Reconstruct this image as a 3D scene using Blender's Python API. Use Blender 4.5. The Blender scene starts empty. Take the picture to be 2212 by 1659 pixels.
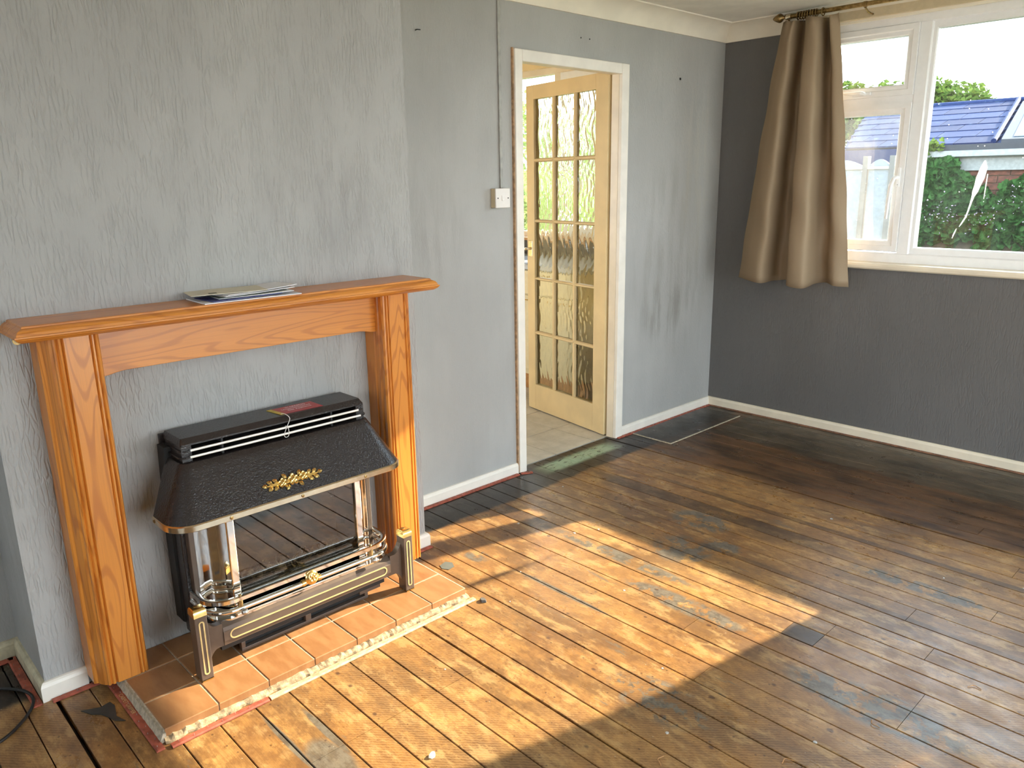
import bpy, bmesh, math, random
from mathutils import Vector, Matrix
random.seed(7)
sc = bpy.context.scene
COL = sc.collection
PI = math.pi

# ------------------------------------------------------------------ camera, sky, sun, exposure
cd = bpy.data.cameras.new('camera'); cam = bpy.data.objects.new('camera', cd); COL.objects.link(cam)
yaw, pit, rol = 2.38328733, -0.25500292, -0.01553475
f_ = Vector((math.cos(pit)*math.cos(yaw), math.cos(pit)*math.sin(yaw), math.sin(pit)))
r_ = f_.cross(Vector((0, 0, 1))).normalized(); u_ = r_.cross(f_)
rr = math.cos(rol)*r_ + math.sin(rol)*u_; uu = -math.sin(rol)*r_ + math.cos(rol)*u_
m = Matrix((rr, uu, -f_)).transposed().to_4x4()
m.translation = Vector((2.73829379, -4.39444369, 1.46284270))
cam.matrix_world = m
cd.sensor_fit = 'HORIZONTAL'; cd.sensor_width = 36.0; cd.lens = 1683.759*36/2212
cd.clip_start = 0.05; cd.clip_end = 300
sc.camera = cam

w = bpy.data.worlds.new('sky'); sc.world = w; w.use_nodes = True
wn = w.node_tree; wn.nodes.clear()
wo = wn.nodes.new('ShaderNodeOutputWorld'); bg = wn.nodes.new('ShaderNodeBackground')
tc = wn.nodes.new('ShaderNodeTexCoord'); sp = wn.nodes.new('ShaderNodeSeparateXYZ'); rp = wn.nodes.new('ShaderNodeValToRGB')
wn.links.new(tc.outputs['Generated'], sp.inputs[0]); wn.links.new(sp.outputs['Z'], rp.inputs[0])
rp.color_ramp.elements[0].position = 0.0; rp.color_ramp.elements[0].color = (0.88, 0.94, 1.0, 1)
rp.color_ramp.elements[1].position = 0.6; rp.color_ramp.elements[1].color = (0.66, 0.82, 1.0, 1)
wn.links.new(rp.outputs[0], bg.inputs[0]); bg.inputs[1].default_value = 10.4
wn.links.new(bg.outputs[0], wo.inputs[0])

sd = bpy.data.lights.new('sun', 'SUN'); sun = bpy.data.objects.new('sun', sd); COL.objects.link(sun)
sd.energy = 23.0; sd.color = (1.0, 0.87, 0.66); sd.angle = math.radians(0.6)
sun.rotation_euler = Vector((-0.265, -1.0, -0.534)).to_track_quat('-Z', 'Y').to_euler()
sun.location = (3, 6, 6)

vs = sc.view_settings
vs.view_transform = 'Standard'; vs.look = 'None'; vs.exposure = 0.0; vs.gamma = 1.0; vs.use_curve_mapping = False
sc.cycles.max_bounces = 8; sc.cycles.diffuse_bounces = 4; sc.cycles.glossy_bounces = 4
sc.cycles.use_adaptive_sampling = True; sc.cycles.adaptive_threshold = 0.05
sc.cycles.transmission_bounces = 8; sc.cycles.transparent_max_bounces = 16
sc.cycles.sample_clamp_indirect = 6.0; sc.cycles.caustics_refractive = False; sc.cycles.caustics_reflective = False

# ------------------------------------------------------------------ material helpers
class NT:
    def __init__(s, name):
        s.m = bpy.data.materials.new(name); s.m.use_nodes = True; s.t = s.m.node_tree; s.t.nodes.clear()
        s.out = s.t.nodes.new('ShaderNodeOutputMaterial')
    def n(s, typ, ins=None, **at):
        nd = s.t.nodes.new('ShaderNode'+typ)
        for k, v in at.items(): setattr(nd, k, v)
        for k, v in (ins or {}).items(): s.set(nd.inputs[k], v)
        return nd
    def set(s, sock, v):
        if isinstance(v, bpy.types.NodeSocket): s.t.links.new(v, sock)
        elif isinstance(v, (tuple, list)) and len(v) == 3 and sock.type == 'RGBA': sock.default_value = (*v, 1)
        else: sock.default_value = v
    def math(s, op, a, b=0.0, c=0.0, clamp=False):
        return s.n('Math', {0: a, 1: b, 2: c}, operation=op, use_clamp=clamp).outputs[0]
    def pos(s): return s.n('NewGeometry').outputs['Position']
    def scale(s, v, sc_, loc=(0, 0, 0), rot=(0, 0, 0)):
        return s.n('Mapping', {'Vector': v, 'Scale': sc_, 'Location': loc, 'Rotation': rot}).outputs[0]
    def noise(s, v, scale=1.0, detail=4.0, rough=0.55, dist=0.0):
        return s.n('TexNoise', {'Vector': v, 'Scale': scale, 'Detail': detail, 'Roughness': rough, 'Distortion': dist}).outputs['Fac']
    def ramp(s, x, a, b, lo=0.0, hi=1.0):
        return s.n('MapRange', {'Value': x, 'From Min': a, 'From Max': b, 'To Min': lo, 'To Max': hi}, interpolation_type='SMOOTHSTEP').outputs[0]
    def mix(s, f, a, b, bt='MIX'):
        nd = s.n('Mix', None, data_type='RGBA', blend_type=bt)
        s.set(nd.inputs[0], f); s.set(nd.inputs[6], a); s.set(nd.inputs[7], b)
        return nd.outputs[2]
    def bump(s, h, strength=0.5, dist=0.002, nrm=None):
        i = {'Height': h, 'Strength': strength, 'Distance': dist}
        if nrm is not None: i['Normal'] = nrm
        return s.n('Bump', i).outputs[0]
    def bsdf(s, **k):
        b = s.n('BsdfPrincipled', {kk.replace('_', ' '): v for kk, v in k.items()})
        s.t.links.new(b.outputs[0], s.out.inputs[0]); return s.m

def plain(name, col, rough=0.5, metal=0.0, var=0.08, nscale=30.0, bump=0.0, coat=0.0):
    t = NT(name); p = t.n('TexCoord').outputs['Object']
    n = t.noise(p, nscale, 3)
    dark = tuple(c*(1-var*2) for c in col); lite = tuple(min(1, c*(1+var)) for c in col)
    c = t.mix(t.ramp(n, .3, .7), dark, lite)
    k = dict(Base_Color=c, Roughness=rough, Metallic=metal)
    if bump: k['Normal'] = t.bump(t.noise(p, nscale*4, 2), bump, 0.001)
    if coat: k['Coat_Weight'] = coat
    return t.bsdf(**k)

def mat_paper(name, col, strength, fine=1.0, dirt=None):
    t = NT(name); p = t.pos()
    warp = t.n('TexNoise', {'Vector': t.scale(p, (30, 30, 14)), 'Scale': 1.0, 'Detail': 2}).outputs['Color']
    pw = t.n('VectorMath', {0: p, 1: t.n('VectorMath', {0: warp, 1: (.016, .016, .016)}, operation='MULTIPLY').outputs[0]}, operation='ADD').outputs[0]
    vo = t.n('TexVoronoi', {'Vector': t.scale(pw, (88*fine, 88*fine, 15*fine)), 'Scale': 1.0, 'Randomness': 1.0}, feature='DISTANCE_TO_EDGE').outputs['Distance']
    h1 = t.ramp(vo, .0, .2)
    n1 = t.noise(t.scale(p, (130*fine, 130*fine, 22*fine)), 1.0, 4, .6, .8)
    gate = t.ramp(t.noise(t.scale(p, (20, 20, 9)), 1.0, 2), .33, .55)
    h = t.math('ADD', t.math('MULTIPLY', t.math('SUBTRACT', 1.0, h1), t.math('MULTIPLY', gate, -0.8)), t.math('MULTIPLY', n1, 0.75))
    big = t.noise(t.scale(p, (1.6, 1.6, .9)), 1.0, 4, .6)
    c = t.mix(t.ramp(big, .35, .7), col, tuple(x*.86 for x in col))
    seam = t.noise(t.scale(p, (22, 22, .8)), 1.0, 2)
    c = t.mix(t.ramp(seam, .55, .75, 0, .18), c, tuple(x*.8 for x in col))
    if dirt:
        sx = t.n('SeparateXYZ', {0: p})
        for (yc, zc, ry, rz, amt, dc) in dirt:
            dy = t.math('DIVIDE', t.math('SUBTRACT', sx.outputs['Y'], yc), ry); dz = t.math('DIVIDE', t.math('SUBTRACT', sx.outputs['Z'], zc), rz)
            d2 = t.math('ADD', t.math('MULTIPLY', dy, dy), t.math('MULTIPLY', dz, dz))
            st = t.noise(t.scale(p, (16, 16, 2.2)), 1.0, 5, .65)
            f = t.math('MULTIPLY', t.ramp(d2, 1.0, .1), t.ramp(st, .4, .66, 0, amt))
            c = t.mix(f, c, dc)
    return t.bsdf(Base_Color=c, Roughness=.62, Normal=t.bump(h, strength, 0.003))

def mat_pine(name, axis, seed=0.0):
    t = NT(name); p = t.pos()
    sc_ = {'z': (10, 10, 1.15), 'y': (12, .95, 12)}[axis]
    ps = t.scale(p, sc_, (seed, seed*1.7, seed*.6))
    rings = t.noise(ps, 1.0, 1.5, .4, .25)
    wv = t.math('SINE', t.math('MULTIPLY', rings, 105.0))
    rg = t.math('MULTIPLY', t.ramp(wv, .3, 1.0), .62)
    sf = {'z': (260, 260, 5), 'y': (260, 4, 260)}[axis]
    fine = t.noise(t.scale(p, sf), 1.0, 3)
    late = t.ramp(t.noise(ps, .6, 1), .35, .65)
    c = t.mix(rg, (.66, .245, .036), (.38, .105, .013))
    c = t.mix(t.math('MULTIPLY', t.ramp(fine, .4, .75), .3), c, (.42, .14, .028))
    c = t.mix(t.math('MULTIPLY', late, .3), c, (.52, .17, .03))
    kn = t.n('TexVoronoi', {'Vector': t.scale(p, {'z': (7, 7, 2.4), 'y': (7, 2.4, 7)}[axis], (seed, 0, 0)), 'Scale': 1.0}).outputs['Distance']
    c = t.mix(t.ramp(kn, .07, .03), c, (.16, .045, .01))
    return t.bsdf(Base_Color=c, Roughness=.34, Coat_Weight=.25, Coat_Roughness=.2, Normal=t.bump(fine, .12, .0006))

def mat_floor(name, tint=(1, 1, 1), dark=0.0):
    t = NT(name); p = t.pos(); sx = t.n('SeparateXYZ', {0: p}); X, Y = sx.outputs['X'], sx.outputs['Y']
    rnd = t.n('ObjectInfo').outputs['Random']
    off = t.n('CombineXYZ', {0: t.math('MULTIPLY', rnd, 37.0), 1: t.math('MULTIPLY', rnd, 11.0), 2: 0.0}).outputs[0]
    pr = t.n('VectorMath', {0: p, 1: off}, operation='ADD').outputs[0]
    gr = t.noise(t.scale(pr, (1.3, 26, 4)), 1.0, 3, .5, .7)
    rings = t.ramp(t.math('SINE', t.math('MULTIPLY', gr, 48.0)), -.2, 1.0)
    fine = t.noise(t.scale(pr, (9, 260, 20)), 1.0, 4)
    base = t.mix(t.ramp(rnd, 0, 1), (.42, .215, .075), (.58, .33, .125))
    base = t.mix(t.math('MULTIPLY', rings, .3), base, (.27, .12, .045))
    base = t.mix(t.math('MULTIPLY', t.ramp(fine, .35, .75), .4), base, (.26, .125, .05))
    # wear: pale scuffs and mottled dirt
    mot = t.noise(t.scale(p, (7, 9, 1)), 1.0, 7, .72)
    base = t.mix(t.ramp(mot, .42, .58, 0, .65), base, (.27, .135, .052))
    mot2 = t.noise(t.scale(p, (22, 30, 1), (2, 9, 0)), 1.0, 7, .75)
    base = t.mix(t.ramp(mot2, .46, .58, 0, .6), base, (.22, .105, .042))
    grime = t.noise(t.scale(p, (2.2, 5, 1), (6, 1, 0)), 1.0, 6, .7)
    base = t.mix(t.ramp(grime, .45, .60, 0, .7), base, (.15, .08, .04))
    pale = t.noise(t.scale(p, (8, 17, 1), (4, 2, 0)), 1.0, 6, .7)
    base = t.mix(t.ramp(pale, .50, .64, 0, .42), base, (.76, .50, .23))
    # faint diagonal print of the old underlay
    wv = t.n('TexWave', {'Vector': t.scale(p, (1, 1, 1), (0, 0, 0), (0, 0, -.74)), 'Scale': 34.0, 'Distortion': 3.5, 'Detail': 2.0, 'Detail Scale': 2.0}, bands_direction='Y').outputs['Fac']
    wg = t.ramp(t.noise(t.scale(p, (1.6, 1.6, 1), (9, 3, 0)), 1.0, 2), .4, .6)
    base = t.mix(t.math('MULTIPLY', t.math('MULTIPLY', t.ramp(wv, .2, .8), wg), .17), base, (.75, .50, .25))
    # blue-grey adhesive residue in streaks and blots
    rs = t.noise(t.scale(p, (2.4, 13, 1), (1.3, 7.7, 0)), 1.0, 7, .72)
    f = t.ramp(rs, .615, .645, 0, .7)
    def blot(xc, yc, rx, ry, lo=.45, hi=.52, fr=14):
        dx = t.math('DIVIDE', t.math('SUBTRACT', X, xc), rx); dy = t.math('DIVIDE', t.math('SUBTRACT', Y, yc), ry)
        d = t.math('SQRT', t.math('ADD', t.math('MULTIPLY', dx, dx), t.math('MULTIPLY', dy, dy)))
        nn = t.noise(t.scale(p, (fr, fr, 1), (xc, yc, 0)), 1.0, 6, .7)
        return t.math('MULTIPLY', t.ramp(d, 1.0, .65), t.ramp(nn, lo, hi))
    for b in ((1.0, -1.62, .16, .12), (1.10, -1.90, .14, .14), (1.2, -1.77, .1, .07), (1.15, -3.56, .13, .06, .34, .36), (1.0, -3.607, .17, .012, .3, .34), (1.04, -3.51, .15, .014, .3, .34), (.55, -2.53, .07, .05), (1.9, -1.55, .3, .05), (.95, -2.13, .42, .045), (1.35, -2.26, .3, .06), (.98, -2.50, .28, .014, .36, .42), (2.05, -2.35, .3, .1), (1.6, -2.75, .2, .1, .5, .56)):
        f = t.math('MAXIMUM', f, blot(*b))
    base = t.mix(t.math('MULTIPLY', f, .85), base, t.mix(t.ramp(mot2, .4, .6), (.10, .095, .09), (.21, .20, .18)))
    def band(x0, x1, y0, y1, a):
        return t.math('MULTIPLY', t.math('MULTIPLY', t.ramp(X, x0, x0+.15), t.ramp(X, x1, x1-.5)), t.math('MULTIPLY', t.ramp(Y, y0-.004, y0+.004), t.ramp(Y, y1+.004, y1-.004, 0, a)))
    bd = t.math('MAXIMUM', band(.3, 1.7, -1.534, -1.438, .72), t.math('MAXIMUM', band(.15, .85, -2.182, -2.09, .85), band(.5, 3.0, -1.335, -1.30, .6)))
    bd = t.math('MAXIMUM', bd, band(1.0, 3.2, -1.82, -1.79, .5))
    base = t.mix(t.math('MULTIPLY', bd, t.ramp(mot, .3, .55, .6, 1)), base, (.055, .035, .028))
    # small round stains
    vo = t.n('TexVoronoi', {'Vector': t.scale(p, (9, 12, 1)), 'Scale': 1.0}).outputs['Distance']
    vo = t.math('ADD', vo, t.math('MULTIPLY', mot, .22))
    base = t.mix(t.ramp(vo, .22, .15, 0, .75), base, (.07, .035, .03))
    vo2 = t.n('TexVoronoi', {'Vector': t.scale(p, (26, 30, 1), (3, 3, 0)), 'Scale': 1.0}).outputs['Distance']
    base = t.mix(t.ramp(vo2, .12, .06, 0, .6), base, (.06, .03, .025))
    # brown varnish: general dark wash towards the window wall and right side
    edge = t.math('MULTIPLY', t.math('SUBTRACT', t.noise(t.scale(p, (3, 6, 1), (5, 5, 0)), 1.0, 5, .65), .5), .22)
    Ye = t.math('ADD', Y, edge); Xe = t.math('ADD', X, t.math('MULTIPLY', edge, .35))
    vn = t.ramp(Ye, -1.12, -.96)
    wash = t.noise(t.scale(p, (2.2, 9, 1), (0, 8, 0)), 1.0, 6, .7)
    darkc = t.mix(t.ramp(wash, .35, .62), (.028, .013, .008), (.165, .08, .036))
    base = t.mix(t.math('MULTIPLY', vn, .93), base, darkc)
    # grey-green lino backing under the window wall
    lino = t.math('MULTIPLY', t.ramp(Ye, -.53, -.47), t.ramp(Xe, .33, .36))
    lc = t.mix(t.ramp(t.noise(t.scale(p, (3, 9, 1), (2, 0, 0)), 1.0, 6, .7), .35, .65), (.052, .040, .028), (.165, .125, .088))
    base = t.mix(lino, base, lc)
    # black stain border along the left wall
    st = t.math('MAXIMUM', t.math('MULTIPLY', t.ramp(Xe, .255, .225), t.ramp(Y, -2.75, -2.70)), t.math('MULTIPLY', t.ramp(Xe, .31, .27), t.ramp(Y, -4.0, -4.03)))
    sc2 = t.mix(t.ramp(t.noise(t.scale(p, (20, 60, 1)), 1.0, 5, .7), .45, .7), (.010, .009, .009), (.035, .029, .026))
    base = t.mix(t.math('MULTIPLY', st, .95), base, sc2)
    # pale green paint on the threshold
    gx = t.ramp(t.math('ABSOLUTE', t.math('SUBTRACT', X, .075)), .075, .03); gy = t.ramp(t.math('ABSOLUTE', t.math('SUBTRACT', Y, -1.37)), .34, .2)
    gn = t.ramp(t.noise(t.scale(p, (46, 16, 1)), 1.0, 6, .72), .38, .46)
    base = t.mix(t.math('MULTIPLY', t.math('MULTIPLY', gx, gy), gn), base, (.42, .60, .46))
    # white flecks
    vf = t.n('TexVoronoi', {'Vector': t.scale(p, (38, 45, 1), (7, 1, 0)), 'Scale': 1.0})
    fk = t.math('MULTIPLY', t.ramp(vf.outputs['Distance'], .09, .05), t.ramp(t.n('SeparateXYZ', {0: vf.outputs['Color']}).outputs['X'], .86, .88))
    base = t.mix(t.math('MULTIPLY', fk, .8), base, (.6, .5, .4))
    if dark: base = t.mix(dark, base, (.05, .045, .045))
    base = t.mix(1.0, base, (.76, .725, .64), 'MULTIPLY')
    rgh = t.ramp(mot, .3, .7, .25, .44)
    return t.bsdf(Base_Color=base, Roughness=rgh, Specular_IOR_Level=.45, Normal=t.bump(t.math('ADD', fine, mot), .25, .0012))

def mat_glass(name, dust=0.03, tint=(.97, .985, .98)):
    t = NT(name); p = t.pos()
    tr = t.n('BsdfTransparent', {'Color': tint}); gl = t.n('BsdfGlossy', {'Color': (1, 1, 1), 'Roughness': .0})
    fr = t.math('ADD', t.math('MULTIPLY', t.math('POWER', t.n('LayerWeight', {'Blend': .5}).outputs['Facing'], 5.0), .9), .045)
    m1 = t.n('MixShader', {0: fr, 1: tr.outputs[0], 2: gl.outputs[0]})
    tl = t.n('BsdfTranslucent', {'Color': (.9, .9, .88)}); df = t.n('BsdfDiffuse', {'Color': (.9, .9, .88)})
    ad = t.n('MixShader', {0: .5, 1: tl.outputs[0], 2: df.outputs[0]})
    n = t.noise(t.scale(p, (5, 5, 3)), 1.0, 6, .7)
    sp_ = t.n('TexVoronoi', {'Vector': t.scale(p, (34, 34, 34)), 'Scale': 1.0})
    speck = t.math('MULTIPLY', t.ramp(sp_.outputs['Distance'], .11, .07), t.ramp(t.n('SeparateXYZ', {0: sp_.outputs['Color']}).outputs['X'], .8, .82))
    f = t.math('MAXIMUM', t.ramp(n, .35, .75, dust*.6, dust*1.6), t.math('MULTIPLY', speck, .6))
    m2 = t.n('MixShader', {0: f, 1: m1.outputs[0], 2: ad.outputs[0]})
    t.t.links.new(m2.outputs[0], t.out.inputs[0]); return t.m

# ------------------------------------------------------------------ mesh helpers
class MB:
    def __init__(s): s.v = []; s.f = []
    def add(s, vs_, fs):
        o = len(s.v); s.v += [tuple(x) for x in vs_]; s.f += [tuple(i+o for i in f) for f in fs]; return s
    def box(s, a, b):
        x0, x1 = sorted((a[0], b[0])); y0, y1 = sorted((a[1], b[1])); z0, z1 = sorted((a[2], b[2]))
        return s.add([(x0, y0, z0), (x1, y0, z0), (x1, y1, z0), (x0, y1, z0), (x0, y0, z1), (x1, y0, z1), (x1, y1, z1), (x0, y1, z1)],
                     [(0, 3, 2, 1), (4, 5, 6, 7), (0, 1, 5, 4), (1, 2, 6, 5), (2, 3, 7, 6), (3, 0, 4, 7)])
    def prism(s, poly, d0, d1, to):
        """poly: 2-D points; to(a, b, d) -> 3-D."""
        n = len(poly); vs_ = [to(a, b, d0) for a, b in poly]+[to(a, b, d1) for a, b in poly]
        return s.add(vs_, [tuple(range(n))[::-1], tuple(range(n, 2*n))]+[(i, (i+1) % n, n+(i+1) % n, n+i) for i in range(n)])
    def tube(s, pts, r, seg=10, closed=False):
        pts = [Vector(p) for p in pts]; n = len(pts); rings = []; prev = None
        for i, p in enumerate(pts):
            if closed: d = (pts[(i+1) % n]-pts[i-1])
            else: d = pts[min(i+1, n-1)]-pts[max(i-1, 0)]
            d.normalize()
            if prev is None:
                a = Vector((0, 0, 1)) if abs(d.z) < .9 else Vector((1, 0, 0)); a = (a-d*a.dot(d)).normalized()
            else: a = (prev-d*prev.dot(d)).normalized()
            prev = a; b = d.cross(a)
            rr_ = r[i] if isinstance(r, (list, tuple)) else r
            rings.append([p+(a*math.cos(2*PI*k/seg)+b*math.sin(2*PI*k/seg))*rr_ for k in range(seg)])
        vs_ = [v for rg in rings for v in rg]; fs = []
        for i in range(n if closed else n-1):
            j = (i+1) % n
            for k in range(seg): fs.append((i*seg+k, i*seg+(k+1) % seg, j*seg+(k+1) % seg, j*seg+k))
        if not closed: fs += [tuple(range(seg))[::-1], tuple((n-1)*seg+k for k in range(seg))]
        return s.add(vs_, fs)
    def lathe(s, prof, c, ax=(0, 0, 1), seg=16):
        ax = Vector(ax).normalized(); a = Vector((0, 0, 1)) if abs(ax.z) < .9 else Vector((1, 0, 0)); a = (a-ax*a.dot(ax)).normalized(); b = ax.cross(a); c = Vector(c)
        vs_ = []; fs = []
        for r, h in prof: vs_ += [c+ax*h+(a*math.cos(2*PI*k/seg)+b*math.sin(2*PI*k/seg))*r for k in range(seg)]
        for i in range(len(prof)-1):
            for k in range(seg): fs.append((i*seg+k, i*seg+(k+1) % seg, (i+1)*seg+(k+1) % seg, (i+1)*seg+k))
        fs += [tuple(range(seg))[::-1], tuple((len(prof)-1)*seg+k for k in range(seg))]
        return s.add(vs_, fs)
    def loft(s, rings, closed=True, caps=True):
        n = len(rings[0]); vs_ = [v for rg in rings for v in rg]; fs = []
        for i in range(len(rings)-1):
            for k in range(n if closed else n-1): fs.append((i*n+k, i*n+(k+1) % n, (i+1)*n+(k+1) % n, (i+1)*n+k))
        if caps: fs += [tuple(range(n))[::-1], tuple((len(rings)-1)*n+k for k in range(n))]
        return s.add(vs_, fs)
    def mesh(s, name, off=(0, 0, 0)):
        me = bpy.data.meshes.new(name)
        me.from_pydata([(v[0]-off[0], v[1]-off[1], v[2]-off[2]) for v in s.v], [], s.f)
        bm = bmesh.new(); bm.from_mesh(me); bmesh.ops.recalc_face_normals(bm, faces=bm.faces); bm.to_mesh(me); bm.free()
        return me

def wloc(o):
    v = Vector((0, 0, 0))
    while o is not None: v += Vector(o.location); o = o.parent
    return v
def part(name, mb, mt, parent=None, smooth=False, bevel=0.0, label=None, loc=None, solid=0.0, sub=0, angle=40):
    base = wloc(parent) if parent is not None else Vector((0, 0, 0))
    o_loc = Vector(loc) if loc is not None else (base if parent is not None else Vector((0, 0, 0)))
    me = mb.mesh(name, o_loc); me.materials.append(mt)
    o = bpy.data.objects.new(name, me); COL.objects.link(o)
    o.location = o_loc-base
    if parent is not None: o.parent = parent
    if smooth:
        me.polygons.foreach_set('use_smooth', [True]*len(me.polygons))
        try: me.set_sharp_from_angle(angle=math.radians(angle))
        except Exception: pass
    if sub:
        md = o.modifiers.new('sub', 'SUBSURF'); md.levels = sub; md.render_levels = sub
    if solid:
        md = o.modifiers.new('solid', 'SOLIDIFY'); md.thickness = solid
    if bevel:
        md = o.modifiers.new('bevel', 'BEVEL'); md.width = bevel; md.segments = 2; md.limit_method = 'ANGLE'; md.angle_limit = math.radians(35)
    if label: o['label'] = label
    return o
def tag(o, label, cat, group=None, kind=None):
    o['label'] = label; o['category'] = cat
    if group: o['group'] = group
    if kind: o['kind'] = kind
    return o
def thing(name, label, cat, loc=(0, 0, 0), group=None):
    o = bpy.data.objects.new(name, None); COL.objects.link(o); o.location = loc; o.empty_display_size = .1
    return tag(o, label, cat, group)
def struct(name, mb, mt, bevel=0.0, smooth=False):
    o = part(name, mb, mt, bevel=bevel, smooth=smooth); o['kind'] = 'structure'; return o
def structE(name, loc=(0, 0, 0)):
    o = bpy.data.objects.new(name, None); COL.objects.link(o); o.location = loc; o['kind'] = 'structure'; return o
def text_mesh(name, body, size, mtx, mt, parent, depth=.0004):
    cu = bpy.data.curves.new(name, 'FONT'); cu.body = body; cu.size = size; cu.extrude = depth; cu.align_x = 'CENTER'; cu.align_y = 'CENTER'; cu.space_line = .95
    ob = bpy.data.objects.new(name+'_tmp', cu); COL.objects.link(ob)
    bpy.context.view_layer.update()
    me = bpy.data.meshes.new_from_object(ob.evaluated_get(bpy.context.evaluated_depsgraph_get()))
    bpy.data.objects.remove(ob); bpy.data.curves.remove(cu)
    base = wloc(parent); me.transform(Matrix.Translation(-base) @ mtx)
    me.materials.clear(); me.materials.append(mt)
    o = bpy.data.objects.new(name, me); COL.objects.link(o); o.parent = parent; return o

# ------------------------------------------------------------------ materials
BROWN_DIRT = (.19, .17, .14)
M = {}
M['paper_left'] = mat_paper('painted bark wallpaper', (.43, .42, .40), .8, dirt=[(-3.0, 1.38, .32, .2, .35, (.22, .20, .19)), (-2.75, 1.0, .15, .4, .3, (.24, .22, .2))])
M['paper_door'] = mat_paper('fine painted wallpaper', (.44, .43, .405), .26, 1.5,
    dirt=[(-.45, 1.0, .5, .7, .42, (.27, .25, .21)), (-.55, .70, .3, .2, .4, (.2, .19, .165)), (-2.35, 1.25, .35, .35, .25, BROWN_DIRT), (-.25, 1.5, .2, .7, .5, (.52, .49, .42))])
M['paper_window'] = mat_paper('window wall paper', (.145, .136, .128), .35)  # darker base colour than the other walls
M['cream_paint'] = plain('cream gloss paint', (.86, .75, .58), .35, var=.05, nscale=6)
M['white_paint'] = plain('worn white gloss', (.86, .80, .70), .4, var=.03, nscale=9)
M['old_cream'] = plain('yellowed cream paint', (.60, .53, .36), .55, var=.15, nscale=18)
M['cove'] = plain('cream coving paint', (.88, .80, .66), .6, var=.03, nscale=5)
M['ceiling'] = plain('ceiling artex', (.88, .83, .73), .85, var=.03, nscale=8, bump=.6)
M['upvc'] = plain('white upvc', (.92, .91, .90), .28, var=.01)
M['upvc_seal'] = plain('grey window seal', (.12, .12, .13), .6)
M['pine_z'] = mat_pine('pine legs', 'z', 1.3); M['pine_z2'] = mat_pine('pine leg right', 'z', 5.9)
M['pine_y'] = mat_pine('pine shelf', 'y', 2.1); M['pine_y2'] = mat_pine('pine frieze', 'y', 7.4)
M['board'] = mat_floor('floorboards'); M['board_dark'] = mat_floor('stained floorboard', dark=.72)
M['void'] = plain('dark underfloor', (.02, .014, .01), .9)
M['glass'] = mat_glass('window glass', .005); M['glass_dusty'] = mat_glass('hazy window glass', .045)
M['grip'] = plain('red gripper rod', (.36, .085, .05), .6, var=.2, nscale=40)
M['grip_side'] = plain('raw plywood', (.45, .28, .15), .7, var=.2, nscale=50)
M['gold_ink'] = plain('faded gold print', (.62, .42, .20), .6)
M['steel'] = plain('steel', (.55, .54, .52), .3, 1.0, var=.05)
M['brass'] = plain('polished brass', (.80, .56, .20), .22, 1.0, var=.06, nscale=60)
M['brass_old'] = plain('aged brass', (.36, .24, .10), .38, 1.0, var=.2, nscale=60)
M['trim'] = plain('champagne trim', (.78, .68, .50), .2, 1.0, var=.04)
M['chrome'] = plain('chrome', (.86, .84, .80), .07, 1.0, var=.01)
M['bright'] = plain('bright satin metal', (.9, .87, .82), .45, .35, var=.01)
M['enamel'] = None
t = NT('brown hammered enamel'); p = t.n('TexCoord').outputs['Object']
hb = t.noise(p, 170, 2, .5, .4)
M['enamel'] = t.bsdf(Base_Color=(.022, .017, .016), Roughness=.27, Normal=t.bump(hb, .8, .002))
M['enamel_smooth'] = plain('brown satin enamel', (.105, .072, .052), .36, var=.04)
M['black'] = plain('matt black', (.012, .011, .010), .6)
M['gold_line'] = plain('cream gold inlay', (.72, .56, .26), .35, .3)
M['string'] = plain('white string', (.85, .82, .78), .7)
M['red_card'] = plain('red card', (.42, .045, .045), .45, var=.03)
M['yellow_card'] = plain('yellow card', (.62, .46, .05), .45)
M['white_ink'] = plain('white print', (.85, .8, .78), .6)
M['coal'] = plain('ash coal', (.24, .18, .11), .9, var=.4, nscale=60, bump=.8)
M['coal_dark'] = plain('dark coal', (.04, .035, .03), .8, var=.3, nscale=60, bump=.8)
t = NT('smoked fire glass'); fr = t.math('ADD', t.math('MULTIPLY', t.math('POWER', t.n('LayerWeight', {'Blend': .5}).outputs['Facing'], 4.0), .9), .055)
M['fire_glass'] = t.m; a_ = t.n('BsdfTransparent', {'Color': (.62, .62, .60)}); b_ = t.n('BsdfGlossy', {'Color': (1, .98, .95), 'Roughness': .01})
mm = t.n('MixShader', {0: t.math('ADD', t.math('MULTIPLY', fr, .8), .03), 1: a_.outputs[0], 2: b_.outputs[0]}); t.t.links.new(mm.outputs[0], t.out.inputs[0])
t = NT('quarry tile'); p = t.pos(); rnd = t.n('ObjectInfo').outputs['Random']
n = t.noise(t.scale(p, (9, 26, 5), (0, 0, 0)), 1.0, 5, .6)
c = t.mix(t.ramp(n, .35, .65), (.34, .165, .068), (.26, .11, .04)); c = t.mix(t.math('MULTIPLY', rnd, .35), c, (.38, .20, .085))
M['tile'] = t.bsdf(Base_Color=c, Roughness=.38, Normal=t.bump(t.noise(p, 240, 3), .15, .0006))
M['grout'] = plain('pale grout', (.50, .43, .32), .9, var=.15, nscale=80)
M['mortar'] = plain('crumbly mortar', (.40, .29, .17), .95, var=.25, nscale=60, bump=1.0)
t = NT('kitchen floor tile'); p = t.pos(); n = t.noise(p, 9, 5, .65)
M['ktile'] = t.bsdf(Base_Color=t.mix(t.ramp(n, .3, .7), (.46, .43, .36), (.60, .56, .48)), Roughness=.38)
M['kgrout'] = plain('dark kitchen grout', (.10, .085, .065), .9)
M['kwall'] = plain('ochre kitchen paint', (.84, .66, .38), .7, var=.03, nscale=3)
M['door_paint'] = plain('yellow cream door paint', (.80, .62, .34), .32, var=.04, nscale=5)
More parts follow.
